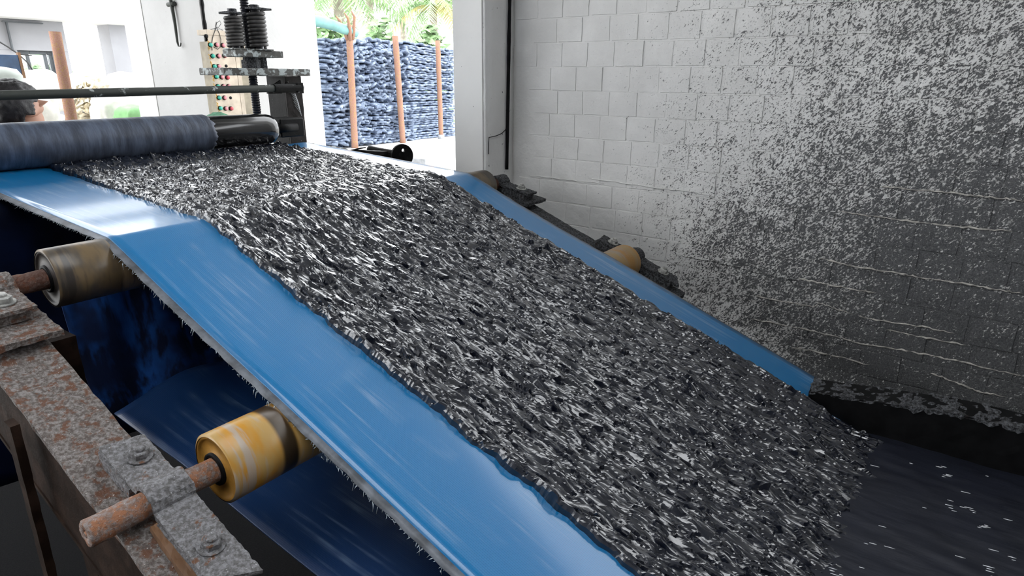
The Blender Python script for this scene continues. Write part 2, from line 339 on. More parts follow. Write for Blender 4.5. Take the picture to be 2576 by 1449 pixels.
tag(slab('wall_left', (-3.6, -3.4, 0.0), (-3.4, 2.6, 3.4), MT['grey_wall']), 'unseen grey rendered side wall added to cut daylight from the left', 'wall')  # unseen wall added to hold back light from the left
wall = slab('wall_right', (XW + 0.0034, -3.4, 0.0), (XW + 0.22, 1.5, 2.22), MT['wall']); tag(wall, 'white painted brick wall splattered with black slurry', 'wall')  # unseen top kept low; gap under the roof added for sky light
woff = wloc(wall)
# painted bricks, each one a shallow rounded block proud of the joints
BPY, BPZ = 0.107, 0.0835
def brick_mesh(k):
    r = random.Random(k); bm = bmesh.new(); hy, hz, d = BPY / 2 - 0.0045 + r.uniform(-.002, .002), BPZ / 2 - 0.0018 + r.uniform(-.001, .001), 0.0040
    n = 3; front = {}
    for i in range(n + 1):
        for j in range(n + 1):
            y, z = -hy + 2 * hy * i / n, -hz + 2 * hz * j / n
            edge = i in (0, n) or j in (0, n)
            x = (0.0010 if edge else 0.0) + r.uniform(-.0007, .0007)
            front[i, j] = bm.verts.new((x, y * (0.965 if edge else 1) + r.uniform(-.001, .001), z * (0.97 if edge else 1) + r.uniform(-.0008, .0008)))
    for i in range(n):
        for j in range(n): bm.faces.new((front[i, j], front[i, j + 1], front[i + 1, j + 1], front[i + 1, j]))
    rim = [(i, 0) for i in range(n)] + [(n, j) for j in range(n)] + [(i, n) for i in range(n, 0, -1)] + [(0, j) for j in range(n, 0, -1)]
    back = [bm.verts.new((d + 0.002, front[q].co.y * 1.05, front[q].co.z * 1.045)) for q in rim]
    for a in range(len(rim)):
        b = (a + 1) % len(rim); bm.faces.new((front[rim[a]], front[rim[b]], back[b], back[a]))
    bmesh.ops.recalc_face_normals(bm, faces=bm.faces)
    me = bpy.data.meshes.new('brick'); bm.to_mesh(me); bm.free(); me.materials.append(MT['wall']); return me
BM_ = [brick_mesh(k) for k in range(7)]
z_ref = onX(1287, 169, XW).z
spots = []
rowr = random.Random(3)
for r_ in range(-14, 14):
    zc_ = z_ref + (r_ + 0.5) * BPZ; sh = rowr.uniform(-0.03, 0.03) + (0.5 * BPY if r_ % 2 else 0)
    if not (0.35 < zc_ < 2.2): continue
    k = 0; y = 1.475 - BPY / 2 + sh
    if y > 1.475 - BPY / 2 + 0.01: y -= BPY
    while y > -1.3:
        px, py, dz = project((XW, y, zc_))
        inv = -60 < px < IW + 60 and -60 < py < IH and dz > 0.1
        # hidden behind the machine?
        hid = inv and (py > 500 + 0.586 * (px - 1290) + 60)
        spots.append((dz if (inv and not hid) else 99, y, zc_)); y -= BPY
spots.sort()
rest = bmesh.new(); nb = 0
for dz, y, z in spots:
    me = BM_[rng.integers(0, 7)]; x = XW + float(rng.uniform(-0.0010, 0.0012)); rot = Matrix.Rotation(float(rng.normal(0, 0.008)), 4, 'X') @ Matrix.Rotation(float(rng.normal(0, 0.008)), 4, 'Z')
    if nb < 300 and dz < 90:
        o = bpy.data.objects.new('brick', me); C.objects.link(o); o.parent = wall; o.location = Vector((x, y, z)) - woff; o.rotation_euler = rot.to_euler(); nb += 1
    else:
        tmp = bmesh.new(); tmp.from_mesh(me); tmp.transform(Matrix.Translation((x, y, z)) @ rot)
        tm = bpy.data.meshes.new('t'); tmp.to_mesh(tm); tmp.free(); rest.from_mesh(tm); bpy.data.meshes.remove(tm)
o = finish('brick_field', rest, MT['wall'], wall, False); tag(o, kind='stuff')
# pale mortar ridges that stand out of the stained courses (traced on the wall plane)
for pts in ([(2060, 648), (2140, 668), (2260, 688), (2340, 702), (2420, 712), (2500, 728), (2570, 738)], [(2110, 532), (2220, 548), (2330, 560), (2450, 574), (2545, 582)],
            [(2216, 470), (2290, 476), (2380, 484), (2460, 494), (2530, 500), (2576, 506)], [(1900, 745), (1975, 760), (2045, 772), (2062, 762), (2110, 780), (2190, 802), (2320, 822), (2400, 838)],
            [(1890, 802), (1960, 815), (2040, 832), (2120, 850), (2170, 866), (2280, 882), (2376, 902), (2440, 915), (2576, 948)], [(2010, 700), (2080, 716), (2160, 730), (2200, 736)],
            [(1990, 873), (2060, 886), (2130, 902), (2190, 920)], [(2230, 830), (2330, 850), (2430, 868)], [(2340, 938), (2400, 960), (2460, 985), (2530, 998)], [(1700, 640), (1820, 662), (1920, 688), (2010, 706)], [(1480, 448), (1640, 470), (1800, 492)], [(1330, 440), (1420, 452), (1520, 462)]):
    P = [onX(px, py, XW + 0.0002) for px, py in pts]; fine = []
    for a, b in zip(P, P[1:]):
        for k in range(9): fine.append(a.lerp(b, k / 9) + Vector((0, 0, random.uniform(-.0022, .0022))))
    fine.append(P[-1]); bm = bmesh.new(); tube(bm, fine, [random.uniform(0.0010, 0.0034) * (0.3 if i in (0, len(fine) - 1) else 1) for i in range(len(fine))], 5)
    o = finish('mortar_ridge', bm, MT['ridge'] if pts[0][0] > 1850 else MT['wall'], wall, True)
# end pilaster of the brick wall
XP = onY(1213, 250, 1.5).x; YP = onX(1143, 250, XP).y
pil = slab('wall_pilaster', (XP, 1.5, 0.0), (XW + 0.22, YP, 3.4), MT['plaster']); tag(pil, 'white plastered end pilaster of the brick wall by the doorway', 'wall')
bm = bmesh.new(); box(bm, (XP + 0.006, 1.488, 0.02), (XW + 0.01, 1.503, 3.38)); roughen(bm, 0.004, 14, 0.05); finish('render_coat', bm, MT['plaster_rough'], pil, True)
xs = onY(1279, 250, 1.478).x
bm = bmesh.new(); P = [onY(1279 - 0.018 * (y - 200), y, 1.480) for y in range(-400, 440, 14)]
tube(bm, P, [0.0068 + 0.0022 * mnoise.noise(Vector((k * .35, 3, 0))) for k in range(len(P))], 7); o = finish('corner_strip', bm, MT['black'], None, True); tag(o, 'thin black strip running down the corner between pilaster and brick wall', 'pipe')  # plain black strip along the corner
bm = bmesh.new(); tube(bm, [onY(px, py, 1.482) for px, py in [(1276, 322), (1262, 336), (1248, 342), (1230, 346), (1229, 360), (1229, 388)]], 0.0018, 5); o = finish('stray_wire', bm, MT['wire'], None, True); tag(o, 'short bent black wire sticking out of the corner strip', 'wire')
# column at the back with the control panel on it
XC1, XC2, YCOL = onY(522, 150, 4.2).x, onY(706, 20, 4.2).x, 4.2
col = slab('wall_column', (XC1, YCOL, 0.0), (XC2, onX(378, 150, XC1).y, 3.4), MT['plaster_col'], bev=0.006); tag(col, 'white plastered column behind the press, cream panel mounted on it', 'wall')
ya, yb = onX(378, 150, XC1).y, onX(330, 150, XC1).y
tag(slab('trim_1', (XC1 - 0.004, ya, 0.0), (XC1 + 0.3, yb, 3.4), MT['plaster_out']), 'reveal of the white column by the yard, in lighter plaster to look sunlit', 'wall')  # paler plaster than the column stands in for sunlight
tag(slab('trim_2', (onY(708, 200, 4.9).x, 4.9, -0.06), (onY(806, 200, 4.9).x, 5.1, 3.4), MT['plaster_out']), 'bright white pillar beside the stacked sheets', 'wall')
bm = bmesh.new(); P = [onY(507 + 0.122 * y, y, 4.186) for y in range(-60, 300, 12)]; tube(bm, P, [random.uniform(.008, .016) for _ in P], 6); o = finish('corner_cable', bm, MT['black'], None, True); tag(o, 'black dirty cable run down the corner of the white column', 'cable')
bm = bmesh.new(); P = [onX(x, y, XC1 - 0.02) for x, y in ((427, -10), (432, 15), (440, 60), (446, 105), (449, 116), (454, 116), (455, 108))]; tube(bm, P, [0.012, .012, .010, .008, .005, .004, .004], 7)
for y_, x_ in ((12, 431),): cyl(bm, onX(x_ - 8, y_, XC1 - 0.015), onX(x_ + 8, y_ - 3, XC1 - 0.015), 0.014)
o = finish('wall_hook', bm, MT['bar'], None, True); tag(o, 'grey rod with a hooked end hanging on the white column', 'hook')

# ------------------------------------------------------------------ belt
def path_array(u, l, n, rc=0.055):
    u, l, n = np.broadcast_arrays(u, l, n); turn = AL - BE; half = rc * tan(turn / 2)
    out = np.empty(u.shape + (3,))
    out[..., 0] = X0 + u
    fy, fz = YC - l * cos(BE) - n * sin(BE), ZR - l * sin(BE) + n * cos(BE)
    ry, rz = YC - l * cos(AL) - n * sin(AL), ZR - l * sin(AL) + n * cos(AL)
    k = np.clip((l + half) / (2 * half), 0, 1); a = BE + turn * k; pc = FP(0, half, -rc)
    cy, cz = pc.y - np.sin(a) * (rc + n), pc.z + np.cos(a) * (rc + n)
    out[..., 1] = np.where(l <= -half, fy, np.where(l >= half, ry, cy)); out[..., 2] = np.where(l <= -half, fz, np.where(l >= half, rz, cz))
    return out
def sag(u, l):
    """slack between the two idlers and along the near edge"""
    a = np.where((l > 0.05) & (l < 0.56), np.sin(np.clip((l - 0.05) / 0.51, 0, 1) * pi), 0) * 0.004
    return -a
T_NIP = 0.84; RW = 0.0635; zt = 0.0015
belt = thing('conveyor_belt', RP(0.55, 1.4, 0), 'wide blue woven conveyor belt carrying the dark wet layer up the ramp', 'conveyor belt')
lb = np.concatenate([np.linspace(-T_NIP, -0.1, 60), np.linspace(-0.095, 0.1, 50), np.linspace(0.11, 1.47, 120)])
ub = np.linspace(0.0, BW, 60); UU, LL = np.meshgrid(ub, lb, indexing='ij')
nn_ = sag(UU, LL) + 0.0012 * np.sin(UU * 9 + LL * 4)
top = path_array(UU, LL, nn_)
# wrap round the lower press roll
RB = 0.056; ctr = FP(0, T_NIP, -RB - 0.0015)
wrapa = np.linspace(0, 2.2, 18)[1:]
wr = np.empty((len(ub), len(wrapa), 3)); wr[..., 0] = X0 + ub[:, None]; wr[..., 1] = ctr.y + np.sin(wrapa - BE)[None] * (RB + 0.0015); wr[..., 2] = ctr.z + np.cos(wrapa - BE)[None] * (RB + 0.0015)
full = np.concatenate([wr[:, ::-1], top], 1); nl = full.shape[1]
uvl = np.concatenate([-T_NIP - wrapa[::-1] * RB, lb]); uvg = np.stack(np.meshgrid(ub, uvl, indexing='ij'), -1).reshape(-1, 2)
web = from_arrays('belt_web', full.reshape(-1, 3), gridfaces(len(ub), nl), MT['belt'], belt, True, uvg)
md = web.modifiers.new('thickness', 'SOLIDIFY'); md.thickness = 0.003; md.offset = 1.0 if web.data.polygons[0].normal.z < 0 else -1.0
for ua, ub_, nm in ((-0.012, 0.026, 0), (1.078, 1.106, 1)):
    uu = np.linspace(ua, ub_, 6); A_, B_ = np.meshgrid(uu, lb, indexing='ij'); drop = np.where(nm == 0, -0.006 * np.clip((0.006 - A_) / 0.018, 0, 1), 0)
    wig = np.array([mnoise.noise(Vector((l * 30, nm * 9.0, 0))) for l in lb]) * 0.0035
    A2 = A_ + np.where(np.arange(6)[:, None] == (0 if nm == 0 else 5), wig[None], 0)
    o = from_arrays('edge_band', path_array(A2, B_, sag(A_, B_) + 0.0012 * np.sin(A_ * 9 + B_ * 4) + 0.0022 + drop).reshape(-1, 3), gridfaces(6, len(lb)), MT['band'], belt, True); o['label'] = 'worn grey band along the belt edge'
    md = o.modifiers.new('thickness', 'SOLIDIFY'); md.thickness = 0.0015; md.offset = 0
fv, ff = [], []
for k in range(420):
    l = -0.8 + 2.1 * k / 420 + random.uniform(-.003, .003); ln = random.uniform(.001, .005) * (1.8 if random.random() < .06 else 1); wd = random.uniform(.0008, .0022)
    a = BP(-0.010, l, -0.006); b = BP(-0.010, l + wd, -0.006); c = BP(-0.010 - ln, l + random.uniform(-.004, .010), -0.007 - random.uniform(0, .8) * ln)
    d_ = BP(-0.010, l + wd / 2, -0.0075); i = len(fv); fv += [a, b, c, d_]; ff += [(i, i + 1, i + 2), (i + 1, i + 3, i + 2), (i + 3, i, i + 2)]
o = from_arrays('frayed_fringe', [tuple(v) for v in fv], ff, MT['fray'], belt, False); tag(o, kind='stuff')

# ------------------------------------------------------------------ the wet layer on the belt
NL, NU = 620, 380
l_ = np.linspace(-T_NIP, 1.40, NL); v_ = np.linspace(0, 1, NU)
def n1(x, s, o_): return np.array([mnoise.fractal(Vector((t * s, o_, 0.3)), 0.8, 2.0, 4) for t in x])
uL = 0.192 + 0.006 * n1(l_, 22, 1.0); uR = 0.962 + 0.006 * n1(l_, 22, 5.0)
U = uL[None] + (uR - uL)[None] * v_[:, None]; L = np.broadcast_to(l_[None], U.shape)
def flakes(U, L, du, dl, seed, hs, ts, tl):
    r = np.random.default_rng(seed); nu, nl = int(1.2 / du) + 8, int(2.6 / dl) + 8
    su, sl = r.uniform(-.5, .5, (nu, nl)), r.uniform(-.5, .5, (nu, nl)); hh = r.uniform(-1, 1, (nu, nl)) * hs; k_ = r.choice([.35, 1.0, 1.7], (nu, nl), p=[.45, .40, .15]); gu = r.normal(0, ts, (nu, nl)) * k_; gl = r.normal(0, tl, (nu, nl)) * k_
    Ls = L + 0.35 * dl * np.sin(U * 40.0)
    cu, cl = (U / du + 4), ((Ls + 1.0) / dl + 4); iu, il = np.floor(cu).astype(int), np.floor(cl).astype(int)
    best = np.full(U.shape, 1e9); h = np.zeros(U.shape)
    for a in (-1, 0, 1):
        for b in (-1, 0, 1):
            ju, jl = np.clip(iu + a, 0, nu - 1), np.clip(il + b, 0, nl - 1)
            du_ = cu - ju - .5 - su[ju, jl] * .9; dl_ = cl - jl - .5 - sl[ju, jl] * .9; d = du_ ** 2 + dl_ ** 2
            m = d < best; best = np.where(m, d, best); h = np.where(m, hh[ju, jl] + gu[ju, jl] * du_ * du + gl[ju, jl] * dl_ * dl - 0.0006 * d, h)
    return h
H = flakes(U, L, 0.0082, 0.036, 1, 0.0020, 0.20, 0.14) + 0.6 * flakes(U, L, 0.017, 0.055, 2, 0.0030, 0.15, 0.09)
low = np.zeros(U.shape)
for s_, a_ in ((26, .0016), (60, .0022)):
    gu, gl = np.linspace(-.1, 1.2, int(1.3 * s_) + 2), np.linspace(-1, 1.6, int(1.3 * s_) + 2); g = rng.normal(0, 1, (len(gu), len(gl)))
    fu, fl = (U + .1) / (gu[1] - gu[0]), (L + 1) / (gl[1] - gl[0]); i, j = fu.astype(int), fl.astype(int); x, y = fu - i, fl - j; x = x * x * (3 - 2 * x); y = y * y * (3 - 2 * y)
    low += a_ * ((g[i, j] * (1 - x) + g[i + 1, j] * x) * (1 - y) + (g[i, j + 1] * (1 - x) + g[i + 1, j + 1] * x) * y)
edge = np.minimum(U - uL[None], uR[None] - U); ed = np.clip(edge / 0.006, 0, 1); ed = np.sqrt(ed)
Hn = 0.0012 + np.maximum(0.0155 + H + low, 0.0045) * ed + sag(U, L)
xn_ = np.clip(T_NIP + L, 0, RW - 1e-4)                # squeezed flat as it runs in under the press roll
Hn = np.minimum(Hn, np.maximum(zt + RW - np.sqrt(RW ** 2 - xn_ ** 2) + 0.0006, 0.0005))
Vm = path_array(U, L, Hn, 0.055)
mat = from_arrays('wet_fibre_layer', Vm.reshape(-1, 3), gridfaces(NU, NL), MT['crumb'], None, True)
mat.data.polygons.foreach_set('use_smooth', [False] * len(mat.data.polygons))
tag(mat, 'dark wet flaky layer lying on the blue belt and feeding under the press roll', 'wet layer', kind='stuff')
# ------------------------------------------------------------------ idler rollers with their shafts
RR = 0.0555
S_LOW = 0.563
def roller(ctr_fn, u0, u1, ush0, ush1, shell, cap, label, near_rust, far_rust):
    root = thing('idler_roller', ctr_fn(0.55), label, 'roller')
    bm = bmesh.new(); lathe(bm, ctr_fn(u0), (1, 0, 0), [(0.0, RR - .004), (0.002, RR), (0.105, RR), (0.107, RR - 0.0012), (0.110, RR), (0.16, RR), (u1 - u0 - .002, RR), (u1 - u0, RR - .004)], 48); finish('roller_shell', bm, shell, root, True)
    for u, sg in ((u0, 1), (u1, -1)):
        bm = bmesh.new(); lathe(bm, ctr_fn(u), (sg, 0, 0), [(0.0015, RR - .003), (0.001, RR - .008), (0.004, RR - .009), (0.004, 0.027), (0.002, 0.026), (0.002, 0.020)], 40); finish('end_disc', bm, cap, root, True)
        bm = bmesh.new(); lathe(bm, ctr_fn(u), (sg, 0, 0), [(0.003, 0.026), (-0.002, 0.0255), (-0.002, 0.0185), (0.004, 0.018)], 32); finish('bearing_seal', bm, MT['black'], root, True)
    for a, b, m_ in ((ush0, u0 + .01, near_rust), (u1 - .01, ush1, far_rust)):
        bm = bmesh.new(); lathe(bm, ctr_fn(a), (1, 0, 0), [(0.0, 0), (0.0, 0.0045), (0.003, 0.005), (0.0, .0055), (0, 0.0165)] + [(0.002 + (b - a - .004) * k / 24, 0.0185) for k in range(25)] + [(b - a, 0.017), (b - a, 0)], 28)
        bm.normal_update()
        for v in bm.verts: v.co += v.normal * 0.0012 * mnoise.fractal(v.co * 60, .9, 2, 3)
        o = finish('shaft', bm, m_, root, True); o['label'] = 'rusty orange shaft end' if a == ush0 else 'rusty far shaft end'
    return root
def ax_low(u): return RP(u, S_LOW, -RR - 0.004)
_h = 0.055 * tan((AL - BE) / 2)
def ax_top(u): return FP(u, _h, -0.0560)
roller(ax_low, -0.118, 1.262, -0.292, 1.372, MT['roller_y'], MT['endcap_y'], 'worn yellow idler roller under the middle of the ramp, rusty shaft in clamps', MT['rust'], MT['rust'])
roller(ax_top, -0.112, 1.205, -0.30, 1.33, MT['roller_b'], MT['endcap_b'], 'brown worn idler roller under the crest of the belt', MT['rust_dark'], MT['rust_dark'])

# ------------------------------------------------------------------ shaft clamps
def hexbolt(parent, m, x, y, z, shank=0.0, r=0.0135, mat=None, washer=True):
    z += .0015
    bm = bmesh.new()
    if washer: lathe(bm, m @ Vector((x, y, z)), m.to_3x3() @ Vector((0, 0, 1)), [(0, 0), (0, r * 1.35), (0.002, r * 1.35), (0.002, 0)], 20)
    lathe(bm, m @ Vector((x, y, z + .002)), m.to_3x3() @ Vector((0, 0, 1)), [(0, 0), (0, r), (0.009, r), (0.0105, r * .86), (0.0105, 0)], 6)
    lathe(bm, m @ Vector((x, y, z + .002)), m.to_3x3() @ Vector((0, 0, 1)), [(0.009, 0), (0.009, r * .55), (0.014, r * .55), (0.0155, r * .45), (0.0155, 0)], 14)
    if shank: lathe(bm, m @ Vector((x, y, z - shank)), m.to_3x3() @ Vector((0, 0, 1)), [(0, 0)] + [(shank * k / 16, r * (.55 if k % 2 else .47)) for k in range(17)] + [(shank, 0)], 14)
    return finish('bolt', bm, mat or MT['zinc'], parent, False)
def clamp(m, x0, x1, yu, yl, zf, label, mat, boltm, seed, group=None, rise=0.0, shim=True, ends=(0, 0)):
    """m: frame at the shaft axis (x across, y up the ramp, z off the belt); strap over the shaft with two bolted flats"""
    root = thing('shaft_clamp', m @ Vector((0, 0, zf - 0.03)), label, 'clamp', group)
    th = 0.007; r = 0.0205
    prof = [(yu, zf), (0.040, zf), (0.030, zf + .001)]
    a0 = math.asin(min(.95, (zf + .004) / r)) if zf > -r else -1.0
    for k in range(9):
        a = 0.12 + (pi - 0.24) * k / 8; prof.append(((r + .001) * cos(a), (r + .001) * sin(a)))
    prof += [(-0.030, zf + .001), (-0.040, zf), (yl, zf)]
    P = []; 
    for i, q in enumerate(prof):
        a, b = Vector(prof[max(i - 1, 0)]), Vector(prof[min(i + 1, len(prof) - 1)]); d = (b - a).normalized(); nrm = Vector((d.y, -d.x)); nrm = nrm if nrm.y > -.95 else -nrm
        P.append((Vector(q), Vector((-d.y, d.x)) * -1))
    bm = bmesh.new(); NX = 7; rows = []
    for (q, nrm) in P:
        row = []
        for side in (0, 1):
            for k in range(NX):
                fx = k / (NX - 1); x = x0 + (x1 - x0) * fx; p = q + nrm * (th * side); yy = p.x
                if q is P[0][0]: yy += ends[0] * (fx - .5)
                if q is P[-1][0]: yy += ends[1] * (fx - .5)
                row.append(bm.verts.new(m @ Vector((x, yy, p.y))))
        rows.append(row)
    for A_, B_ in zip(rows, rows[1:]):
        for k in range(NX - 1):
            bm.faces.new((A_[k], A_[k + 1], B_[k + 1], B_[k])); bm.faces.new((A_[NX + k], B_[NX + k], B_[NX + k + 1], A_[NX + k + 1]))
        bm.faces.new((A_[0], B_[0], B_[NX], A_[NX])); bm.faces.new((A_[NX - 1], A_[2 * NX - 1], B_[2 * NX - 1], B_[NX - 1]))
    for R_ in (rows[0], rows[-1]):
        for k in range(NX - 1): bm.faces.new((R_[k], R_[NX + k], R_[NX + k + 1], R_[k + 1]))
    roughen(bm, 0.0016, 130, 0.0065, 0.0015, 40, seed=seed); finish('strap', bm, mat, root, False)
    lo = zf - 0.022
    for ya, yb in ((0.036, yu + .004), (yl + .012, -0.036)):
        bm = bmesh.new(); box(bm, (x0 - .002, min(ya, yb), lo), (x1 - .004, max(ya, yb), zf - .0012), m); roughen(bm, 0.0016, 110, 0.009, seed=seed + 2); finish('packing_block', bm, mat, root, False)
    if shim:
        bm = bmesh.new(); box(bm, (x0 - .006, yl + .02, zf - .016), (x0 + .030, -.045, zf - .004), m @ Matrix.Rotation(-.06, 4, 'Z')); roughen(bm, .002, 90, .008, seed=5); o = finish('wood_shim', bm, MT['wood_edge'], root, False); o['label'] = 'splintered brown wooden shim'
    xm = (x0 + x1) / 2
    hexbolt(root, m, xm + .004, yu * .66, zf + th, rise, mat=boltm); hexbolt(root, m, xm, yl * .66, zf + th, rise, mat=boltm)
    return root
def axframe(c, ang): return frame(c, (1, 0, 0), (0, cos(ang), sin(ang)))
mL = axframe(ax_low(0), AL)
clamp(mL, -0.220, -0.163, 0.118, -0.168, -0.001, 'grey crusted strap clamp with two bolts over the near orange shaft', MT['crust'], MT['crust'], 1.0, ends=(-.012, -.03))
clamp(mL, 1.296, 1.352, 0.130, -0.165, -0.001, 'black crusted strap clamp over the yellow roller shaft against the brick wall', MT['crust_dark'], MT['zinc'], 2.0, shim=False, ends=(.01, .03))
mT = axframe(ax_top(0), (AL + BE) / 2 - 0.03)
clamp(mT, -0.236, -0.166, 0.10, -0.105, -0.002, 'rusted grey strap clamp with zinc bolt on the brown shaft end', MT['beamtop'], MT['zinc'], 3.0, shim=False)
clamp(mT, 1.262, 1.318, 0.09, -0.145, -0.002, 'black crusted strap clamp at the crest beside the white pilaster', MT['crust_dark'], MT['zinc'], 4.0, shim=False)

# ------------------------------------------------------------------ conveyor frame
fr = thing('conveyor_stand', (X0 - 0.2, 0.6, 0.0), 'rusty steel conveyor frame with crusted side beams and legs', 'machine frame')
def beam(u0, u1, nt, s0, s1, outer, seed, topm, sidem, depth=0.15):
    bm = bmesh.new(); box(bm, (u0, -s1, nt - .009), (u1, -s0, nt), rampframe(0, 0, 0)); roughen(bm, 0.0022, 70, 0.016, 0.0025, 18, seed=seed); finish('beam_flange', bm, topm, fr, False)
    wx = (u0, u0 + .008) if outer < 0 else (u1 - .008, u1)
    bm = bmesh.new(); box(bm, (wx[0] + .002 * (outer < 0), -s1, nt - depth), (wx[1] - .002 * (outer > 0), -s0, nt - .008), rampframe(0, 0, 0)); roughen(bm, 0.0012, 40, 0.02, seed=seed); finish('beam_web', bm, sidem, fr, False)
    bm = bmesh.new(); box(bm, (u0, -s1, nt - depth - .008), (u1, -s0, nt - depth), rampframe(0, 0, 0)); finish('beam_lower_flange', bm, sidem, fr, False)
NT_ = -RR - 0.004 - 0.001 - 0.0235
beam(-0.258, -0.166, NT_, 0.045, 1.42, -1, 1.0, MT['beamtop'], MT['beamside'])
beam(1.262, 1.345, NT_, 0.03, 0.76, 1, 2.0, MT['crust_dark'], MT['crust_dark'], 0.10)
beam(1.12, 1.20, NT_ - .06, 0.70, 1.42, 1, 2.0, MT['crust_dark'], MT['crust_dark'], 0.10)
# seat plates at the crest
for ua, ub_, mm in ((-0.262, -0.150, MT['beamtop']), (1.250, 1.372, MT['crust_dark'])):
    bm = bmesh.new(); box(bm, (ua, -0.155, -0.036), (ub_, 0.12, -0.025), mT); roughen(bm, .0022, 60, .012, .002, 20, seed=3); finish('seat_plate', bm, mm, fr, False)
    bm = bmesh.new(); box(bm, (ua + .015, -0.10, -0.085), (ub_ - .02, 0.10, -0.034), mT); roughen(bm, .002, 60, .02, seed=9); finish('seat_block', bm, mm, fr, False)
def leg(p, wx, wy, ztop, mat):
    bm = bmesh.new(); box(bm, (p[0] - wx / 2, p[1] - wy / 2, 0.0), (p[0] + wx / 2, p[1] + wy / 2, ztop)); roughen(bm, .0015, 40, .05, seed=p[0]); finish('leg', bm, mat, fr, False)
for u, s in ((-0.12, 0.03), (-0.21, 1.36), (1.29, 0.06), (1.16, 1.36)):
    if True:
        p = RP(u, s, NT_ - 0.09); leg(p, .06, .06, p.z, MT['beamside'])
bm = bmesh.new()
A_, B_ = onX(20, 1080, X0 - 0.285), onX(115, 1449, X0 - 0.285); dd = (B_ - A_); B2 = A_ + dd * ((A_.z - 0.0) / -dd.z); A2 = A_ - dd * 0.03
for p_, q_ in ((A2, B2),):
    m_ = frame(p_, (1, 0, 0), (q_ - p_)); box(bm, (0, 0, -.012), (.012, (q_ - p_).length, .012), m_)
roughen(bm, .0012, 50, .03); finish('brace', bm, MT['beamside'], fr, False)
for s, n in ((1.38, -0.19),):
    bm = bmesh.new(); a, b = RP(-0.24, s, n), RP(1.34, s, n); cyl(bm, a, b, 0.02, n=16); finish('cross_tube', bm, MT['beamside'], fr, True)

# ------------------------------------------------------------------ return belt and tarpaulins below
zr0 = onX(305, 1055, X0 - 0.02); zr1 = onX(740, 1400, X0 - 0.02)
ur = np.linspace(-0.02, 1.12, 60); yr = np.linspace(0, 1, 50); A_, B_ = np.meshgrid(ur, yr, indexing='ij')
sl = (zr1.z - zr0.z) / (zr1.y - zr0.y)
yb_ = 1.43 - B_ * 1.13 + 0.02 * np.sin(A_ * 7) * (1 - B_) ** 3; zb_ = zr0.z + sl * (yb_ - zr0.y) + 0.030 * np.exp(-((A_ - .17) / .10) ** 2) * np.exp(-B_ * 9) + 0.012 * np.exp(-((B_ - .25) / .06) ** 2) * np.sin(A_ * 6 + .5) + .004 * np.sin(A_ * 23 + B_ * 9)
Vr = np.stack([X0 + A_, yb_, zb_], -1)
ret = from_arrays('return_belt', Vr.reshape(-1, 3), gridfaces(60, 50), MT['retbelt'], None, True, np.stack([A_, B_ * 1.13], -1).reshape(-1, 2))
md = ret.modifiers.new('thickness', 'SOLIDIFY'); md.thickness = 0.004
tag(ret, 'slack dark blue return belt sagging below the rollers', 'conveyor belt')
def tarp(name, pts_fn, nu, nv, label, mat=None):
    V = np.array([[pts_fn(i / (nu - 1), j / (nv - 1)) for j in range(nv)] for i in range(nu)]); o = from_arrays(name, V.reshape(-1, 3), gridfaces(nu, nv), mat or MT['tarp'], None, True)
    md = o.modifiers.new('thickness', 'SOLIDIFY'); md.thickness = 0.002; tag(o, label, 'tarpaulin'); return o
tarp('hanging_tarpaulin', lambda a, b: (X0 - 0.03 + 1.12 * a, 1.56 + 0.020 * sin(a * 22) * b + .010 * sin(a * 51 + b * 3) - 0.10 * b * b, 1.235 - b * 0.36), 80, 20, 'dark blue tarpaulin hanging dripping under the crest of the belt')
tarp('side_tarpaulin', lambda a, b: (X0 - 0.20 + 1.25 * a, 1.93 + .012 * sin(a * 24 + b * 2), 1.325 - b * 0.75), 60, 16, 'navy tarpaulin hung along the flat run beneath the press', MT['navy'])
drip = bmesh.new()
for k in range(26):
    u = random.uniform(-.02, .30); l = random.uniform(.02, .55) if random.random() < .7 else random.uniform(.6, 1.0); p = BP(-0.012, l, -.008); ln = random.uniform(.004, .014)
    cyl(drip, p + Vector((random.uniform(-.004, .003), 0, 0)), p - Vector((random.uniform(-.002, .004), 0, ln)), random.uniform(.0006, .0011), .0003, 5)
# drips off the near belt edge
o = finish('water_drip', drip, MT['fray'], belt, True); tag(o, kind='stuff')

# ------------------------------------------------------------------ press rolls
tc = FP(0, T_NIP, zt + RW)
roll = thing('press_roll', (X0 + .3, tc.y, tc.z), 'long blue-grey press roll with a wet sheet wound on it', 'press roll')
ue = 0.70
nu, na = 240, 72; uu = np.linspace(-0.75, ue, nu); aa = np.linspace(0, 2 * pi, na, endpoint=False); A_, B_ = np.meshgrid(uu, aa, indexing='ij')
rad = RW + np.array([[0.0009 * mnoise.fractal(Vector((a * 22, cos(b) * 2.2, sin(b) * 2.2)), .8, 2, 3) for b in aa] for a in uu])
rag = np.array([0.010 * mnoise.fractal(Vector((cos(b) * 3, sin(b) * 3, 4.0)), .7, 2, 4) for b in aa])
wend = np.clip((A_ - ue + .05) / .05, 0, 1); Au = A_ + wend * rag[None]; rad = rad - 0.007 * np.clip((A_ - ue + .012) / .012, 0, 1) ** 2
Vw = np.stack([X0 + Au, tc.y + np.sin(B_) * rad, tc.z + np.cos(B_) * rad], -1)
Fw = []
for i in range(nu - 1):
    for j in range(na): j2 = (j + 1) % na; Fw.append((i * na + j, (i + 1) * na + j, (i + 1) * na + j2, i * na + j2))
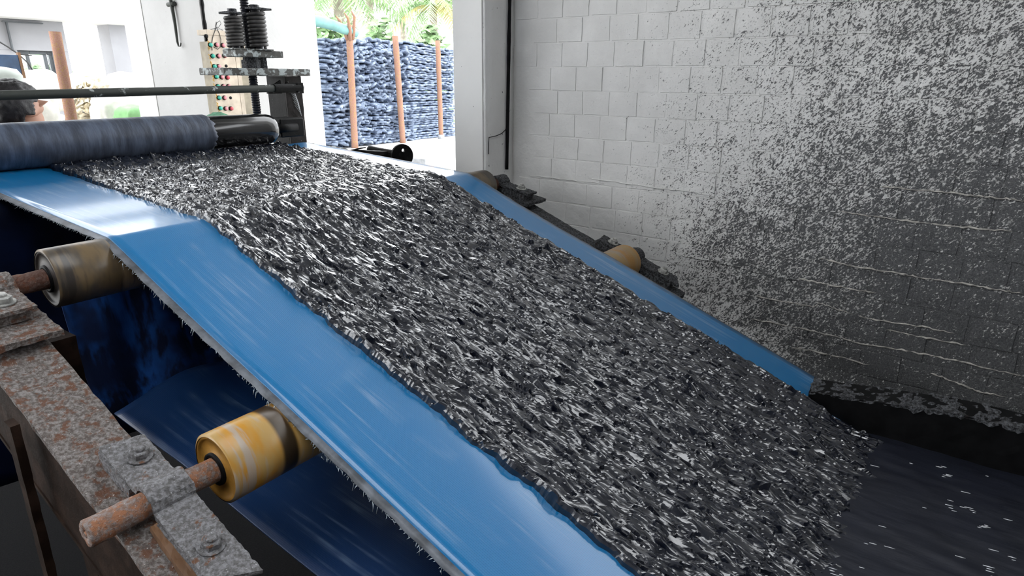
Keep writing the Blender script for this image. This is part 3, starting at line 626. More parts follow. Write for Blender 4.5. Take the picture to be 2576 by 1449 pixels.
def m_wound():
    t = NT('wound_wet_sheet'); P = t.objc(); n = t.noise(t.map(P, scale=(45, 10, 10)), 1, 4, .6); n2 = t.noise(t.map(P, scale=(150, 25, 25)), 1, 3)
    t.p(Base_Color=t.mix(t.ss(n, .35, .7), (0.040, 0.050, 0.075), (0.095, 0.120, 0.175)), Roughness=0.5, Specular_IOR_Level=0.5); t.bump(t.math('ADD', n, n2), .4, .002); return t.m
from_arrays('wound_sheet', Vw.reshape(-1, 3), Fw, m_wound(), roll, True)
bm = bmesh.new(); lathe(bm, (X0 - .76, tc.y, tc.z), (1, 0, 0), [(0, 0), (0, .046), (0.003, .0568), (0.76 + .905, .0568), (0.76 + .925, .0555), (.76 + .943, .052), (.76 + .957, .044), (.76 + .962, .032), (.76 + .962, 0)], 64); o = finish('roll_body', bm, MT['black_rubber'], roll, True); o['label'] = 'glossy black bare end of the roll'
bm = bmesh.new(); cyl(bm, (X0 + .955, tc.y, tc.z), (X0 + 1.06, tc.y, tc.z), .020, n=24); finish('journal', bm, MT['steel'], roll, True)
lrp = thing('lower_press_roll', (X0 + .5, ctr.y, ctr.z), 'grey lower press roll that the blue belt turns around', 'press roll')
bm = bmesh.new(); lathe(bm, (X0 - .1, ctr.y, ctr.z), (1, 0, 0), [(0, 0), (0, RB - .003), (.003, RB - .0005), (1.24, RB - .0005), (1.245, RB - .006), (1.245, 0)], 48); finish('roll_body', bm, MT['plate'], lrp, True)
bm = bmesh.new(); cyl(bm, (X0 + 1.14, ctr.y, ctr.z), (X0 + 1.30, ctr.y, ctr.z), .018, n=20); finish('journal', bm, MT['steel'], lrp, True)

# ------------------------------------------------------------------ press frame, screw and springs
YF = 2.25
pf = thing('press_stand', (1.66, YF + .1, 0.0), 'black speckled steel press post with a pale top plate', 'press frame')
xa, xb = onY(718, 215, YF).x, onY(759, 215, YF).x
ztop = onY(680, 191, YF).z; yback = onX(676, 215, xa).y
bm = bmesh.new(); box(bm, (xa, YF, 0.0), (xb, YF + .010, ztop), None, .001); roughen(bm, .0012, 40, .03); finish('post_front', bm, MT['steel2'], pf, False)
bm = bmesh.new(); box(bm, (xa, YF + .010, 0.0), (xa + .010, yback, ztop)); finish('post_web', bm, MT['steel'], pf, False)
bm = bmesh.new(); box(bm, (xa, yback, 0.0), (xb, yback + .010, ztop)); finish('post_back', bm, MT['steel'], pf, False)
p0, p1 = onY(564, 181, YF - .035), onY(781, 181, YF - .035)
bm = bmesh.new(); zt0, zt1 = onY(660, 190, YF - .035).z, onY(660, 172, YF - .035).z; box(bm, (p0.x, YF - .035, zt0), (p1.x, yback + .02, zt1), None, .002); roughen(bm, .0012, 60, .02); finish('top_plate', bm, MT['plate'], pf, False)
for dz in (0.03, 0.0):
    bm = bmesh.new()
bm = bmesh.new(); q = onY(775, 220, YF + .03); cyl(bm, (xb, q.y, q.z), (xb + .022, q.y, q.z), .008, n=12); lathe(bm, (xb + .012, q.y, q.z), (1, 0, 0), [(0, 0), (0, .015), (.012, .015), (.012, 0)], 6); finish('bolt', bm, MT['zinc'], pf, False)
bm = bmesh.new(); xr = onY(640, 250, YF).x
box(bm, (X0 + .985, tc.y - .012, tc.z - .035), (xa - .004, tc.y + .10, tc.z + .035), None, .004); finish('bearing_block', bm, MT['steel'], pf, False)
bm = bmesh.new(); a_, b_ = onY(668, 210, YF - .005), onY(700, 232, YF - .005)
prism(bm, [(0, 0), (0.062, 0), (0.062, .05), (0.0, .018)], frame(onY(675, 236, YF), (1, 0, 0), (0, 0, 1)), -.010, .0)
finish('gusset', bm, MT['steel'], pf, False)
# cobweb strands between post and bar
bm = bmesh.new()
for k in range(7):
    a = onY(724 + k * 3, 205 + 10 * k, YF - .004); b = onY(752 + k * 1.2, 262 + 5 * k, YF - .004); mid = a.lerp(b, .5) + Vector((.004, -.004, -.006 * k / 6)); tube(bm, [a, mid, b], .0007, 4)
o = finish('cobweb', bm, MT['fleck'], pf, True); tag(o, kind='stuff')
ps = thing('press_screw', (xr, YF, ztop), 'greasy threaded press screw with two black coil springs on a pale seat plate', 'press screw')
def threaded(a, b, r, pitch, name, mat, parent):
    a, b = Vector(a), Vector(b); L_ = (b - a).length; n = int(L_ / pitch); bm = bmesh.new(); prof = [(0, 0)]
    for k in range(n): prof += [(k * pitch, r * .84), ((k + .5) * pitch, r)]
    prof += [(L_, r * .84), (L_, 0)]; lathe(bm, a, b - a, prof, 16); return finish(name, bm, mat, parent, False)
YS = YF + .02
pr0 = onY(611, -40, YS); zl = onY(650, 300, YS)
xs_ = onY(626, 110, YS).x
threaded((xs_, YS, tc.z + .035), (xs_, YS, ZC + .38), .0165, .009, 'threaded_rod', MT['thread'], ps)
def px2(px, py): return onY(px, py, YS)
sa, sb = px2(577, 135), px2(695, 135)
bm = bmesh.new(); box(bm, (sa.x, YS - .045, px2(630, 144).z), (sb.x, YS + .045, px2(630, 127).z), None, .002); roughen(bm, .0012, 60, .015); finish('seat_plate', bm, MT['plate'], ps, False)
bm = bmesh.new(); box(bm, (px2(655, 160).x, YS - .02, ztop), (px2(664, 160).x, YS + .02, px2(630, 144).z)); cyl(bm, (xs_, YS, zt1), (xs_, YS, zt1 + .03), .034, n=6); lathe(bm, (xs_, YS, zt1 + .03), (0, 0, 1), [(0, 0), (0, .028), (.018, .026), (.018, 0)], 20); roughen(bm, .0015, 80, .012, seed=4); finish('lock_nut', bm, MT['crust_dark'], ps, False)
for (cx, cy0, cy1, wpx, dy) in ((584, 36, 124, 44, -.012), (638, 26, 124, 48, -.018)):
    top_, bot = px2(cx - 4, cy0), px2(cx + 6, cy1); xc = px2(cx + 1, (cy0 + cy1) / 2).x; rs = wpx / 2 / project((xc, YS, ZC))[2] ** -1 / FPX if False else (wpx / 2) * project((xc, YS, ZC))[2] / FPX
    z0_, z1_ = px2(630, 127).z + .004, top_.z; turns = 9.2 if cx < 620 else 9.2; pts = []
    n = int(turns * 20); wr_ = (z1_ - z0_) / turns * .46
    for k in range(n + 1):
        a = 2 * pi * k / 20; pts.append((xc + (rs - wr_) * cos(a), YS + dy + (rs - wr_) * sin(a), z0_ + wr_ * .9 + (z1_ - z0_ - 1.9 * wr_) * k / n))
    bm = bmesh.new(); tube(bm, pts, wr_, 8); sp = finish('coil_spring', bm, MT['spring'], ps, True)
    bm = bmesh.new(); cyl(bm, (xc, YS + dy, z0_ - .002), (xc, YS + dy, z1_ + .016), rs * .50, n=16); lathe(bm, (xc, YS + dy, z1_ + .006), (0, 0, 1), [(0, 0), (0, .016), (.012, .016), (.012, 0)], 6); finish('guide_bolt', bm, MT['thread'], sp, False)
    bm = bmesh.new(); box(bm, (xc - rs * 1.02, YS + dy - rs, z1_), (xc + rs * (1.3 if cx > 620 else 1.02), YS + dy + rs, z1_ + .007), None, .001); roughen(bm, .001, 60, .02); finish('cap_plate', bm, MT['crust_dark'], sp, False)
    bm = bmesh.new(); box(bm, (xc - rs * 1.05, YS + dy - rs, z0_ - .004), (xc + rs * 1.05, YS + dy + rs, z0_ + .001), None, .001); finish('foot_plate', bm, MT['plate'], sp, False)
# guard bar across the front of the press
ga, gb = onY(0, 240, YF - .06), onY(705, 222, YF - .06); dg = gb - ga; ga = ga - dg * 1.12
bm = bmesh.new(); npt = 90; tube(bm, [ga.lerp(gb, k / npt) for k in range(npt + 1)], [.0132 + .0007 * mnoise.noise(Vector((k * .9, 0, 0))) for k in range(npt + 1)], 14)
# bracket that carries it
bar = thing('guard_bar', ga.lerp(gb, .5), 'dark green chipped round bar across the front of the press', 'bar'); finish('bar', bm, MT['bar'], bar, True)
bm = bmesh.new(); cyl(bm, gb - Vector((.03, 0, 0)), (xa + .02, gb.y, gb.z), .0165, n=16); box(bm, (xa + .004, gb.y - .012, gb.z - .02), (xa + .03, YF + .001, gb.z + .02)); finish('bar_socket', bm, MT['steel'], bar, False)
# far end stand of the bar (outside the picture)
st = slab('bar_stand', (ga.x - .03, ga.y - .02, 0), (ga.x + .01, ga.y + .02, ga.z + .02), MT['steel'], None, .003); st.name = 'bar_stand'; tag(st, 'black steel stand holding the far end of the guard bar', 'stand')

# ------------------------------------------------------------------ cam disc and shaft on the far side of the flat run
XD = X0 + BW + 0.14
cdk = onX(1013, 392, XD)
dk = thing('cam_disc', cdk - Vector((0, 0, .05)), 'round black steel disc with holes on a shaft beside the flat belt run', 'disc')
rD = 0.044
def holed_disc(bm, m, R_, holes, th):
    loops = []; e = []
    def ring(cx, cy, r, n):
        vs = [bm.verts.new(m @ Vector((cx + r * cos(2 * pi * k / n), cy + r * sin(2 * pi * k / n), 0))) for k in range(n)]; return [bm.edges.new((vs[k], vs[(k + 1) % n])) for k in range(n)]
    e += ring(0, 0, R_, 40)
    for cx, cy, r in holes: e += ring(cx, cy, r, 14)
    f = bmesh.ops.triangle_fill(bm, edges=e, use_beauty=True)['geom']; fs = [g for g in f if isinstance(g, bmesh.types.BMFace)]
    r = bmesh.ops.extrude_face_region(bm, geom=fs); vs = [g for g in r['geom'] if isinstance(g, bmesh.types.BMVert)]; bmesh.ops.translate(bm, verts=vs, vec=m.to_3x3() @ Vector((0, 0, th)))
mD = frame(cdk, (0.93, -0.36, 0), (0, 0, 1))
bm = bmesh.new(); holed_disc(bm, mD, rD, [(0.004, .020, .007), (0.012, -.03, .0055)], -.012); finish('disc', bm, MT['steel'], dk, False)
bm = bmesh.new(); sh_dir = (Vector((XD, 1.95, cdk.z + .010)) - cdk); cyl(bm, cdk + sh_dir * .02, cdk + sh_dir * .98, .016, n=18); roughen(bm, .001, 50, .02); finish('shaft', bm, MT['steel'], dk, True)
bm = bmesh.new(); e_ = onX(855, 376, XD); cyl(bm, (XD - .01, e_.y - .05, e_.z - .004), (XD - .01, e_.y + .05, e_.z), .013, n=18); finish('bearing', bm, MT['plate'], dk, True)
bm = bmesh.new(); a_ = onX(895, 380, XD - .03); b_ = onX(975, 384, XD - .03); m_ = frame(a_, b_ - a_, (0, 0, 1)); box(bm, (0, -.008, -.002), ((b_ - a_).length, .006, .022), m_); box(bm, (-.02, .003, -.004), (.06, .007, .02), m_ @ Matrix.Rotation(.18, 4, 'Z')); roughen(bm, .001, 50, .02); finish('angle_bracket', bm, MT['steel'], dk, False)
bm = bmesh.new(); box(bm, (XD - .02, cdk.y + .05, 0), (XD + .02, cdk.y + .11, cdk.z - .012)); finish('support_post', bm, MT['steel'], dk, False)

# ------------------------------------------------------------------ slurry trough at the foot of the ramp
XT = 1.484; ZS = ZC - 0.757
tr = thing('slurry_trough', (1.2, -0.4, 0.0), 'black slurry trough with a crusted rim along the brick wall', 'trough')
r0, r1, r2 = onX(2035, 986, XT), onX(2420, 1044, XT), onX(2600, 1090, XT); r3_ = r2 + (r2 - r1) * 6
zt_ = lambda y: np.interp(y, [r3_.y, r2.y, r1.y, r0.y], [r1.z, r2.z, r1.z, r0.z])
bm = bmesh.new(); ys = np.linspace(r0.y, -1.2, 40); prev = None; TH = 0.055
for y in ys:
    zt2 = float(zt_(y)); c = [bm.verts.new((XT, y, 0.70 if y < .1 else 0.78)), bm.verts.new((XT, y, zt2)), bm.verts.new((XT + TH, y, zt2 + .012)), bm.verts.new((XT + TH, y, 0.70 if y < .1 else .78))]
    if prev:
        for k in range(4): bm.faces.new((prev[k], prev[(k + 1) % 4], c[(k + 1) % 4], c[k]))
    else: bm.faces.new(c)
    prev = c
bm.faces.new(prev[::-1]); roughen(bm, .0010, 40, .03); finish('side_wall', bm, MT['black'], tr, False)
bm = bmesh.new(); prev = None
for y in np.linspace(r0.y - .001, -1.2, 60):
    zt2 = float(zt_(y)); c = [bm.verts.new((XT - .002, y, zt2 - .006)), bm.verts.new((XT - .002, y, zt2 + .002)), bm.verts.new((XT + TH + .006, y, zt2 + .012)), bm.verts.new((XT + TH + .006, y, zt2 + .002))]
    if prev:
        for k in range(4): bm.faces.new((prev[k], prev[(k + 1) % 4], c[(k + 1) % 4], c[k]))
    else: bm.faces.new(c)
    prev = c
bm.faces.new(prev[::-1]); roughen(bm, .006, 75, .007, .004, 24, seed=8); o = finish('crusted_rim', bm, MT['crust_dark'], tr, False); o['label'] = 'lumpy dried crust on the trough rim'
for lo, hi in (((X0 - .06, -1.25, .60), (X0 - .02, 0.25, ZS + .05)), ((X0 - .06, -1.25, .60), (XT + TH, -1.2, ZS + .09)), ((X0 - .06, -1.2, .60), (XT + TH, .20, .64))):
    bm = bmesh.new(); box(bm, lo, hi, None, .003); finish('trough_panel', bm, MT['black'], tr, False)
for x, y in ((X0 + .0, -1.1), (XT + .04, -1.1), (X0 + .0, .1), (XT + .04, .1)):
    bm = bmesh.new(); box(bm, (x - .03, y - .03, 0), (x + .03, y + .03, .605)); finish('leg', bm, MT['beamside'], tr, False)
xa_ = np.linspace(X0 - .02, XT + .004, 130); ya_ = np.linspace(-1.2, .14, 160); A_, B_ = np.meshgrid(xa_, ya_, indexing='ij')
Zs = np.array([[0.0022 * mnoise.fractal(Vector((a * 38, b * 11, 0)), .8, 2, 3) + .003 * mnoise.noise(Vector((a * 9, b * 5, 2))) for b in ya_] for a in xa_]) + ZS
slr = from_arrays('slurry_pool', np.stack([A_, B_, Zs], -1).reshape(-1, 3), gridfaces(130, 160), MT['slurry'], None, True); tag(slr, 'dark thick slurry filling the trough at the foot of the ramp', 'slurry', kind='stuff')
bm = bmesh.new()
for k in range(70):
    x, y = random.uniform(X0 + .35, XT - .03), random.uniform(-.45, .05)
    if random.random() < .4: x, y = random.gauss(1.25, .1), random.gauss(-.28, .1)
    if not (X0 < x < XT - .02): continue
    n = random.choice((1, 1, 2, 3))
    for j in range(n):
        xx, yy = x + j * .006, y + random.uniform(-.006, .006); ln = random.uniform(.003, .010); r_ = random.uniform(.0006, .0012)
        z = ZS + .0022 * mnoise.fractal(Vector((xx * 38, yy * 11, 0)), .8, 2, 3) + .003 * mnoise.noise(Vector((xx * 9, yy * 5, 2)))
        bmesh.ops.create_icosphere(bm, subdivisions=1, radius=1.0, matrix=Matrix.Translation((xx, yy, z + .0004)) @ Matrix.Rotation(.15, 4, 'Z') @ Matrix.Diagonal((r_, ln, .0008, 1)))
o = finish('foam_flecks', bm, MT['fleck'], None, True); tag(o, 'scattered pale flecks of foam floating on the dark slurry', 'foam', kind='stuff')
# ------------------------------------------------------------------ control panel on the column
YPN = 4.2
def q4(px, py, d=0.0): return onY(px, py, YPN - d)
x_l, x_m, x_r = q4(521, 110, .10).x, q4(583, 110, .10).x, q4(588, 110, 0.06).x
xl = q4(535, 180, .11).x; xr2 = q4(602, 180, .11).x; ztp, zbt = q4(548, 76, .11).z, q4(560, 292, .11).z - .12
cp = thing('control_panel', ((xl + xr2) / 2, YPN - .06, zbt), 'cream control panel with rows of green and red push buttons on the white column', 'control panel')
bm = bmesh.new(); box(bm, (xl, YPN - .11, zbt), (xr2 + .10, YPN + .001, ztp - .07), None, .003); finish('box', bm, MT['panel_side'], cp, False)
bm = bmesh.new(); box(bm, (xl - .004, YPN - .114, zbt + .003), (xr2 - .02, YPN - .110, ztp - .033), None, .0008); finish('door', bm, MT['panel'], cp, False)
bm = bmesh.new(); box(bm, (xr2 - .018, YPN - .114, zbt + .003), (xr2 + .012, YPN - .110, ztp - .08), None, .0008); finish('door_edge', bm, MT['panel'], cp, False)
bm = bmesh.new(); box(bm, (xl - .006, YPN - .116, ztp - .032), (xr2 + .01, YPN + .0005, ztp), None, .001); finish('top_flange', bm, MT['panel'], cp, False)
rows = [((528, 113), (544, 113), (560, 114), 'gpp'), ((534, 141), (549, 141), (564, 140), 'gpr'), ((538, 167), (549, 167), (569, 166), 'gpk'), ((543, 193), (557, 194), (571, 195), 'gpr'), ((547, 217), (561, 217), (574, 217), 'gpp'), ((550, 246), (564, 246), (580, 246), 'gpk'), ((553, 272), (567, 273), (580, 273), 'gpr')]
def dim_button(p, col):
    bm = bmesh.new(); lathe(bm, p, (0, -1, 0), [(0, 0), (0, .0145), (.006, .0145), (.0075, .013), (.0075, 0)], 20); b = finish('button_bezel', bm, MT['black'] if col != 'w' else MT['zinc'], cp, True)
    bm = bmesh.new(); lathe(bm, p + Vector((0, -.0075, 0)), (0, -1, 0), [(0, 0), (0, .0115), (.009, .0115), (.0115, .009), (.012, 0)], 20); o = finish('push_button', bm, MT[{'g': 'btn_green', 'p': 'btn_pink', 'r': 'btn_red'}[col]], b, True)
    o['label'] = {'g': 'green push button', 'p': 'faded pink push button', 'r': 'red push button'}[col]
for a, b, c, cols in rows:
    for (px, py), k in zip((a, b, c), cols):
        p = q4(px, py, .114)
        if k == 'k':
            bm = bmesh.new(); lathe(bm, p, (0, -1, 0), [(0, 0), (0, .010), (.0012, .010), (.0012, 0)], 14); o = finish('blank_hole', bm, MT['black'], cp, True); continue
        dim_button(p, k)
p = q4(517, 91, .114); bm = bmesh.new(); lathe(bm, p, (0, -1, 0), [(0, 0), (0, .012), (.012, .012), (.012, 0)], 16); finish('lock', bm, MT['black'], cp, True)
# hand-painted yellow lettering strokes down the left edge (unreadable in the photo)
rs_ = random.Random(5); bm = bmesh.new()
for y0, y1, x_ in ((103, 128, 523), (137, 150, 527), (155, 182, 531), (186, 206, 536), (210, 222, 539), (236, 256, 544), (258, 286, 547)):
    y = y0
    while y < y1 - 2:
        pts = [q4(x_ + 0.14 * (y - y0) + dx, y + dy, .1145) for dx, dy in ((rs_.uniform(-3, 0), 0), (rs_.uniform(0, 4), rs_.uniform(1, 3)), (rs_.uniform(-3, 1), rs_.uniform(3, 5)), (rs_.uniform(0, 3), rs_.uniform(4, 6)))]
        tube(bm, pts, .0028, 5); y += 6
finish('painted_lettering', bm, MT['yellow_paint'], cp, True)['label'] = 'smeared yellow hand-painted lettering'
bm = bmesh.new(); tube(bm, [q4(px, py, .118) for px, py in ((545, 68), (540, 80), (535, 95), (533, 112), (534, 127))], .0022, 5)
tube(bm, [q4(px, py, .118) for px, py in ((545, 70), (552, 84), (556, 100), (555, 118), (548, 124), (538, 118))], .0018, 5)
tube(bm, [q4(px, py, .116) for px, py in ((541, 72), (545, 58), (553, 52), (556, 60), (549, 70), (530, 74))], .0018, 5)
tube(bm, [q4(px, py, .116) for px, py in ((546, 70), (544, 55), (540, 78), (552, 72), (560, 76))], .0018, 5)
wl = finish('wire_loop', bm, MT['wire'], None, True); tag(wl, 'thin dark wire knotted and looped over the top of the control panel', 'wire')
V = [[(0.34 * (a - .5) + q4(546, 283, .2).x, YPN - .20 - .05 * sin(b * 3), q4(546, 286, .2).z + .028 * sin(a * 3.1) * (1 - (b - .5) ** 2 * 3) + .006 * sin(a * 17 + b * 9)) for b in np.linspace(0, 1, 10)] for a in np.linspace(0, 1, 24)]
# ledge behind the press carrying the cloth
cz = q4(546, 288, .2).z
V = []
for a in np.linspace(0, 1, 28):
    for b in np.linspace(0, 1, 14):
        V.append((q4(520, 286, .2).x + (q4(574, 286, .2).x - q4(520, 286, .2).x) * a, YPN - .29 + .17 * b, cz - .03 + .045 * (sin(a * pi) * sin(b * pi)) ** .6 + .006 * mnoise.noise(Vector((a * 9, b * 7, 1)))))
gc = from_arrays('green_cloth', V, gridfaces(28, 14), MT['green_cloth'], None, True); md = gc.modifiers.new('thickness', 'SOLIDIFY'); md.thickness = .004; tag(gc, 'crumpled green cloth lying at the foot of the control panel', 'cloth')
sh = slab('panel_shelf', (q4(510, 286, .2).x, YPN - .32, 0.0), (q4(585, 286, .2).x, YPN - .116, cz - .034), MT['plate'], None, .004); tag(sh, 'grey cabinet standing under the control panel', 'cabinet')

# ------------------------------------------------------------------ sheets stacked on the platform outside
YST = 5.35
plat_z = onY(1000, 356, YST).z
x_a, x_b = onY(780, 300, YST).x, onY(1190, 300, YST).x
plat = slab('loading_platform', (x_a - .12, YST - .55, -0.06), (x_b + 1.2, YST + 2.2, plat_z), MT['plaster_out'], None, .01); tag(plat, 'low white masonry platform under the stacked sheets', 'platform')
def sheet_mesh(k, w, d, fold):
    r = random.Random(k); nx, ny = 44, 14; V = []; th = .020
    for side in (0, 1):
        for i in range(nx):
            for j in range(ny):
                x, y = (i / (nx - 1) - .5), (j / (ny - 1) - .5); e = max(0, -y * 2 - .55) / .45
                fx = .060 * mnoise.fractal(Vector((x * 9, k * 3.1, 0)), .7, 2, 4) * e * fold; z = .032 * mnoise.fractal(Vector((x * 7 + k * 5.3, y * 2, 1)), .7, 2, 3) * (fold * .75 + .35) * (e ** .7 if e > 0 else 0) + .006 * mnoise.noise(Vector((x * 4, y * 4, k)))
                sx = x * w * (1 + .02 * mnoise.noise(Vector((y * 8, k, 3)))); V.append((sx, y * d - fx - (0.012 * (1 if (i * 7 + k) % 5 == 0 else 0) * e * fold), z + (th * side - th / 2)))
    n = nx * ny; F = [tuple(f[::-1]) for f in gridfaces(nx, ny).tolist()] + [tuple(a + n for a in f) for f in gridfaces(nx, ny).tolist()]
    for i in range(nx - 1):
        for j in (0, ny - 1): a, b = i * ny + j, (i + 1) * ny + j; F.append((a, b, b + n, a + n))
    for j in range(ny - 1):
        for i in (0, nx - 1): a, b = i * ny + j, i * ny + j + 1; F.append((a, b, b + n, a + n))
    me = bpy.data.meshes.new('fibre_sheet'); me.from_pydata(V, [], F); bm = bmesh.new(); bm.from_mesh(me); bmesh.ops.recalc_face_normals(bm, faces=bm.faces); bm.to_mesh(me); bm.free()
    me.polygons.foreach_set('use_smooth', [True] * len(me.polygons)); me.materials.append(MT['sheet']); return me
def stack(x0, x1, z0, z1, fold, label, group, seed, dy=0.0, tilt=0.0):
    w = x1 - x0; ms = [sheet_mesh(seed * 10 + k, w, .8, fold) for k in range(4)]; pitch = .0268; n = max(2, int((z1 - z0) / pitch + .5)); r = random.Random(seed)
    for k in range(n):
        o = bpy.data.objects.new('fibre_sheet', r.choice(ms)); C.objects.link(o); o.location = ((x0 + x1) / 2 + r.uniform(-.012, .012), YST + .4 + dy + r.uniform(-.02 - .03 * fold, .02 + .03 * fold), z0 + .017 + pitch * k); o.rotation_euler = (r.uniform(-.008, .008), tilt * (k / n) + r.uniform(-.006, .006), r.uniform(-.03, .03)); o.scale.x = -1 if r.random() < .5 else 1
        tag(o, label, 'sheet', group)
def sx_(px): return onY(px, 230, YST).x
zmid = onY(900, 256, YST).z - .02
P0 = plat_z
zsplit = zmid
stack(sx_(815), sx_(922), P0, zsplit, 1.0, 'blue-grey crumpled sheet in the short lower stack behind the first rusty pole', 'lower left stack of sheets', 1, dy=-.07)
stack(sx_(924), sx_(1028), P0, zsplit, .7, 'blue-grey sheet in the lower stack behind the middle rusty pole', 'lower middle stack of sheets', 2, dy=-.06)
stack(sx_(1030), sx_(1142), P0, zsplit, .15, 'flat blue-grey sheet in the lower part of the neat stack by the pilaster', 'lower neat stack of sheets', 3)
stack(sx_(826), sx_(928), zsplit + .005, onY(880, 100, YST).z, 1.15, 'crumpled blue-grey sheet in the tall upper stack behind the pole with torn top', 'upper left stack of sheets', 4)
stack(sx_(930), sx_(1028), zsplit + .005, onY(960, 100, YST).z, 1.0, 'crumpled blue-grey sheet in the upper stack between the first two rusty poles', 'upper middle stack of sheets', 5)
stack(sx_(1030), sx_(1146), zsplit + .005, onY(1060, 116, YST).z, .2, 'flat blue-grey sheet in the upper part of the neat stack by the pilaster', 'upper neat stack of sheets', 6, tilt=.08)
stack(sx_(770), sx_(822), P0, onY(808, 122, YST + .3).z, .4, 'dull blue sheet in the set-back stack beside the bright white pillar', 'set-back stack of sheets', 7, dy=.28)
def pole(name, p_top, p_bot, zb, r, label, Y, low=None, torn=False):
    a, b = onY(*p_top, Y), onY(*p_bot, Y); d = (b - a); b = a + d * ((a.z - zb) / (a.z - b.z)); root = thing(name, b, label, 'pole', 'rusty yard poles')
    bm = bmesh.new(); n = 14; lathe(bm, b, a - b, [(0, 0), (0, r)] + [((a - b).length * k / n, r * (1 - .06 * (k % 2))) for k in range(1, n)] + [((a - b).length, r), ((a - b).length, r * .8), ((a - b).length - .02, 0)], 14); finish('pole_tube', bm, MT['pole'], root, True)
    if low: bm = bmesh.new(); cyl(bm, b, b + (a - b).normalized() * low, r * 1.3, n=16); finish('socket', bm, MT['pole_base'], root, True)
    if torn:
        for k in range(5):
            bm = bmesh.new(); ang = 2 * pi * k / 5 + .4; o_ = Vector((cos(ang), sin(ang), 0)); tube(bm, [a + o_ * r * .7 - Vector((0, 0, .03)), a + o_ * r * 1.3 + Vector((0, 0, .05)), a + o_ * r * 2.2 + Vector((-.02, 0, .10 + .02 * k)), a + o_ * r * 2.3 + Vector((-.06, 0, .13 + .025 * k))], [.022, .02, .014, .005], 6); finish('torn_strip', bm, MT['pole'], root, True)
    return root
YPO = YST - .16
pole('yard_pole', (879, 92), (893, 372), plat_z, .035, 'rusty orange pole with a torn split top in front of the stacked sheets', YPO, torn=True)
pole('yard_pole', (994, 90), (1013, 352), plat_z, .034, 'plain rusty pole standing in front of the middle of the stacked sheets', YPO)
pole('yard_pole', (1101, 102), (1110, 350), plat_z, .030, 'patchy rusty pole with pale socket near the white pilaster', YPO, low=.05)
pole('yard_pole', (138, 80), (180, 300), -.06, .040, 'rusty pole standing in the yard behind the person', 5.6)
pp = [onY(px, py, YPO) for px, py in ((790, 52), (815, 56), (845, 66), (872, 76), (896, 84))]
bm = bmesh.new(); tube(bm, [pp[0] - Vector((1.2, -.1, -.25))] + pp, [.05, .05, .052, .048, .046, .04], 14); o = finish('teal_pipe', bm, MT['pipe'], None, True); tag(o, 'pale teal pipe lying over the torn top of the rusty pole', 'pipe')
for k, (px, py, wpx, hpx) in enumerate(((1030, 372, 60, 20), (1100, 362, 44, 16), (1064, 396, 36, 22))):
    p = onY(px, py, YST - .75 - .12 * k); s_ = 1 / 240
    o = slab('concrete_block', (p.x - wpx * s_ / 2, p.y - .1, -0.06), (p.x + wpx * s_ / 2, p.y + .1, p.z), (MT['plaster_out'], MT['whitepaint'], MT['pole_base'])[k], None, .006); tag(o, ('long white concrete block against the platform', 'short white concrete block by the third pole', 'grey-blue block standing in front of the platform')[k], 'block')

# ------------------------------------------------------------------ trees beyond the yard
def palm(x, y, h, r, label, seed, lean=0.0):
    rr = random.Random(seed); root = thing('palm_tree', (x, y, -.06), label, 'tree', 'palms beyond the yard')
    bm = bmesh.new(); tube(bm, [(x + lean * (k / 10) ** 2, y, -.06 + (h + .06) * k / 10) for k in range(11)], [.16 - .006 * k for k in range(11)], 10); finish('trunk', bm, MT['trunk'], root, True)
    c = Vector((x + lean, y, h))
    for f in range(15):
        az = 2 * pi * f / 15 + rr.uniform(-.2, .2); el = rr.uniform(-.2, .9); L_ = r * rr.uniform(.8, 1.1); bm = bmesh.new(); pts = []
        for k in range(13):
            t = k / 12; pts.append(c + Vector((cos(az) * L_ * t, sin(az) * L_ * t, L_ * (t * sin(el) - .85 * t * t))))
        tube(bm, pts, [.025 * (1 - .9 * k / 12) for k in range(13)], 4)
        side = Vector((-sin(az), cos(az), 0))
        for k in range(1, 13):
            for j in (0, .5):
                p = pts[k - 1].lerp(pts[k], j); ll = r * .26 * (1 - abs(k / 12 - .45))
                for sg in (-1, 1):
                    tip = p + side * sg * ll * .8 + (pts[k] - pts[k - 1]).normalized() * ll * .5 - Vector((0, 0, ll * rr.uniform(.3, .7))); wv = (pts[k] - pts[k - 1]).normalized() * .035
                    a, b, d = bm.verts.new(p - wv), bm.verts.new(p + wv), bm.verts.new(tip); bm.faces.new((a, b, d))
        finish('frond', bm, MT['leaf_y'] if rr.random() < .25 else MT['leaf'], root, False)
for k, (px, py, Y, h, r, lab) in enumerate(((850, 0, 11.5, 3.5, 1.9, 'palm tree with yellowing fronds above the torn pole'), (930, 20, 16, 4.3, 2.1, 'palm tree standing behind the middle of the sheet stacks'), (1010, 0, 21, 5.0, 2.4, 'palm tree above the second rusty pole'), (1090, 30, 13.5, 3.6, 1.9, 'palm tree above the third rusty pole beside the pilaster'), (1150, 10, 18.5, 4.6, 2.1, 'tall palm tree partly behind the white pilaster'), (880, 30, 26, 5.6, 2.8, 'distant palm tree behind the yellowing palm'))):
    p = onY(px, py, Y); palm(p.x, Y, h, r, lab, k)
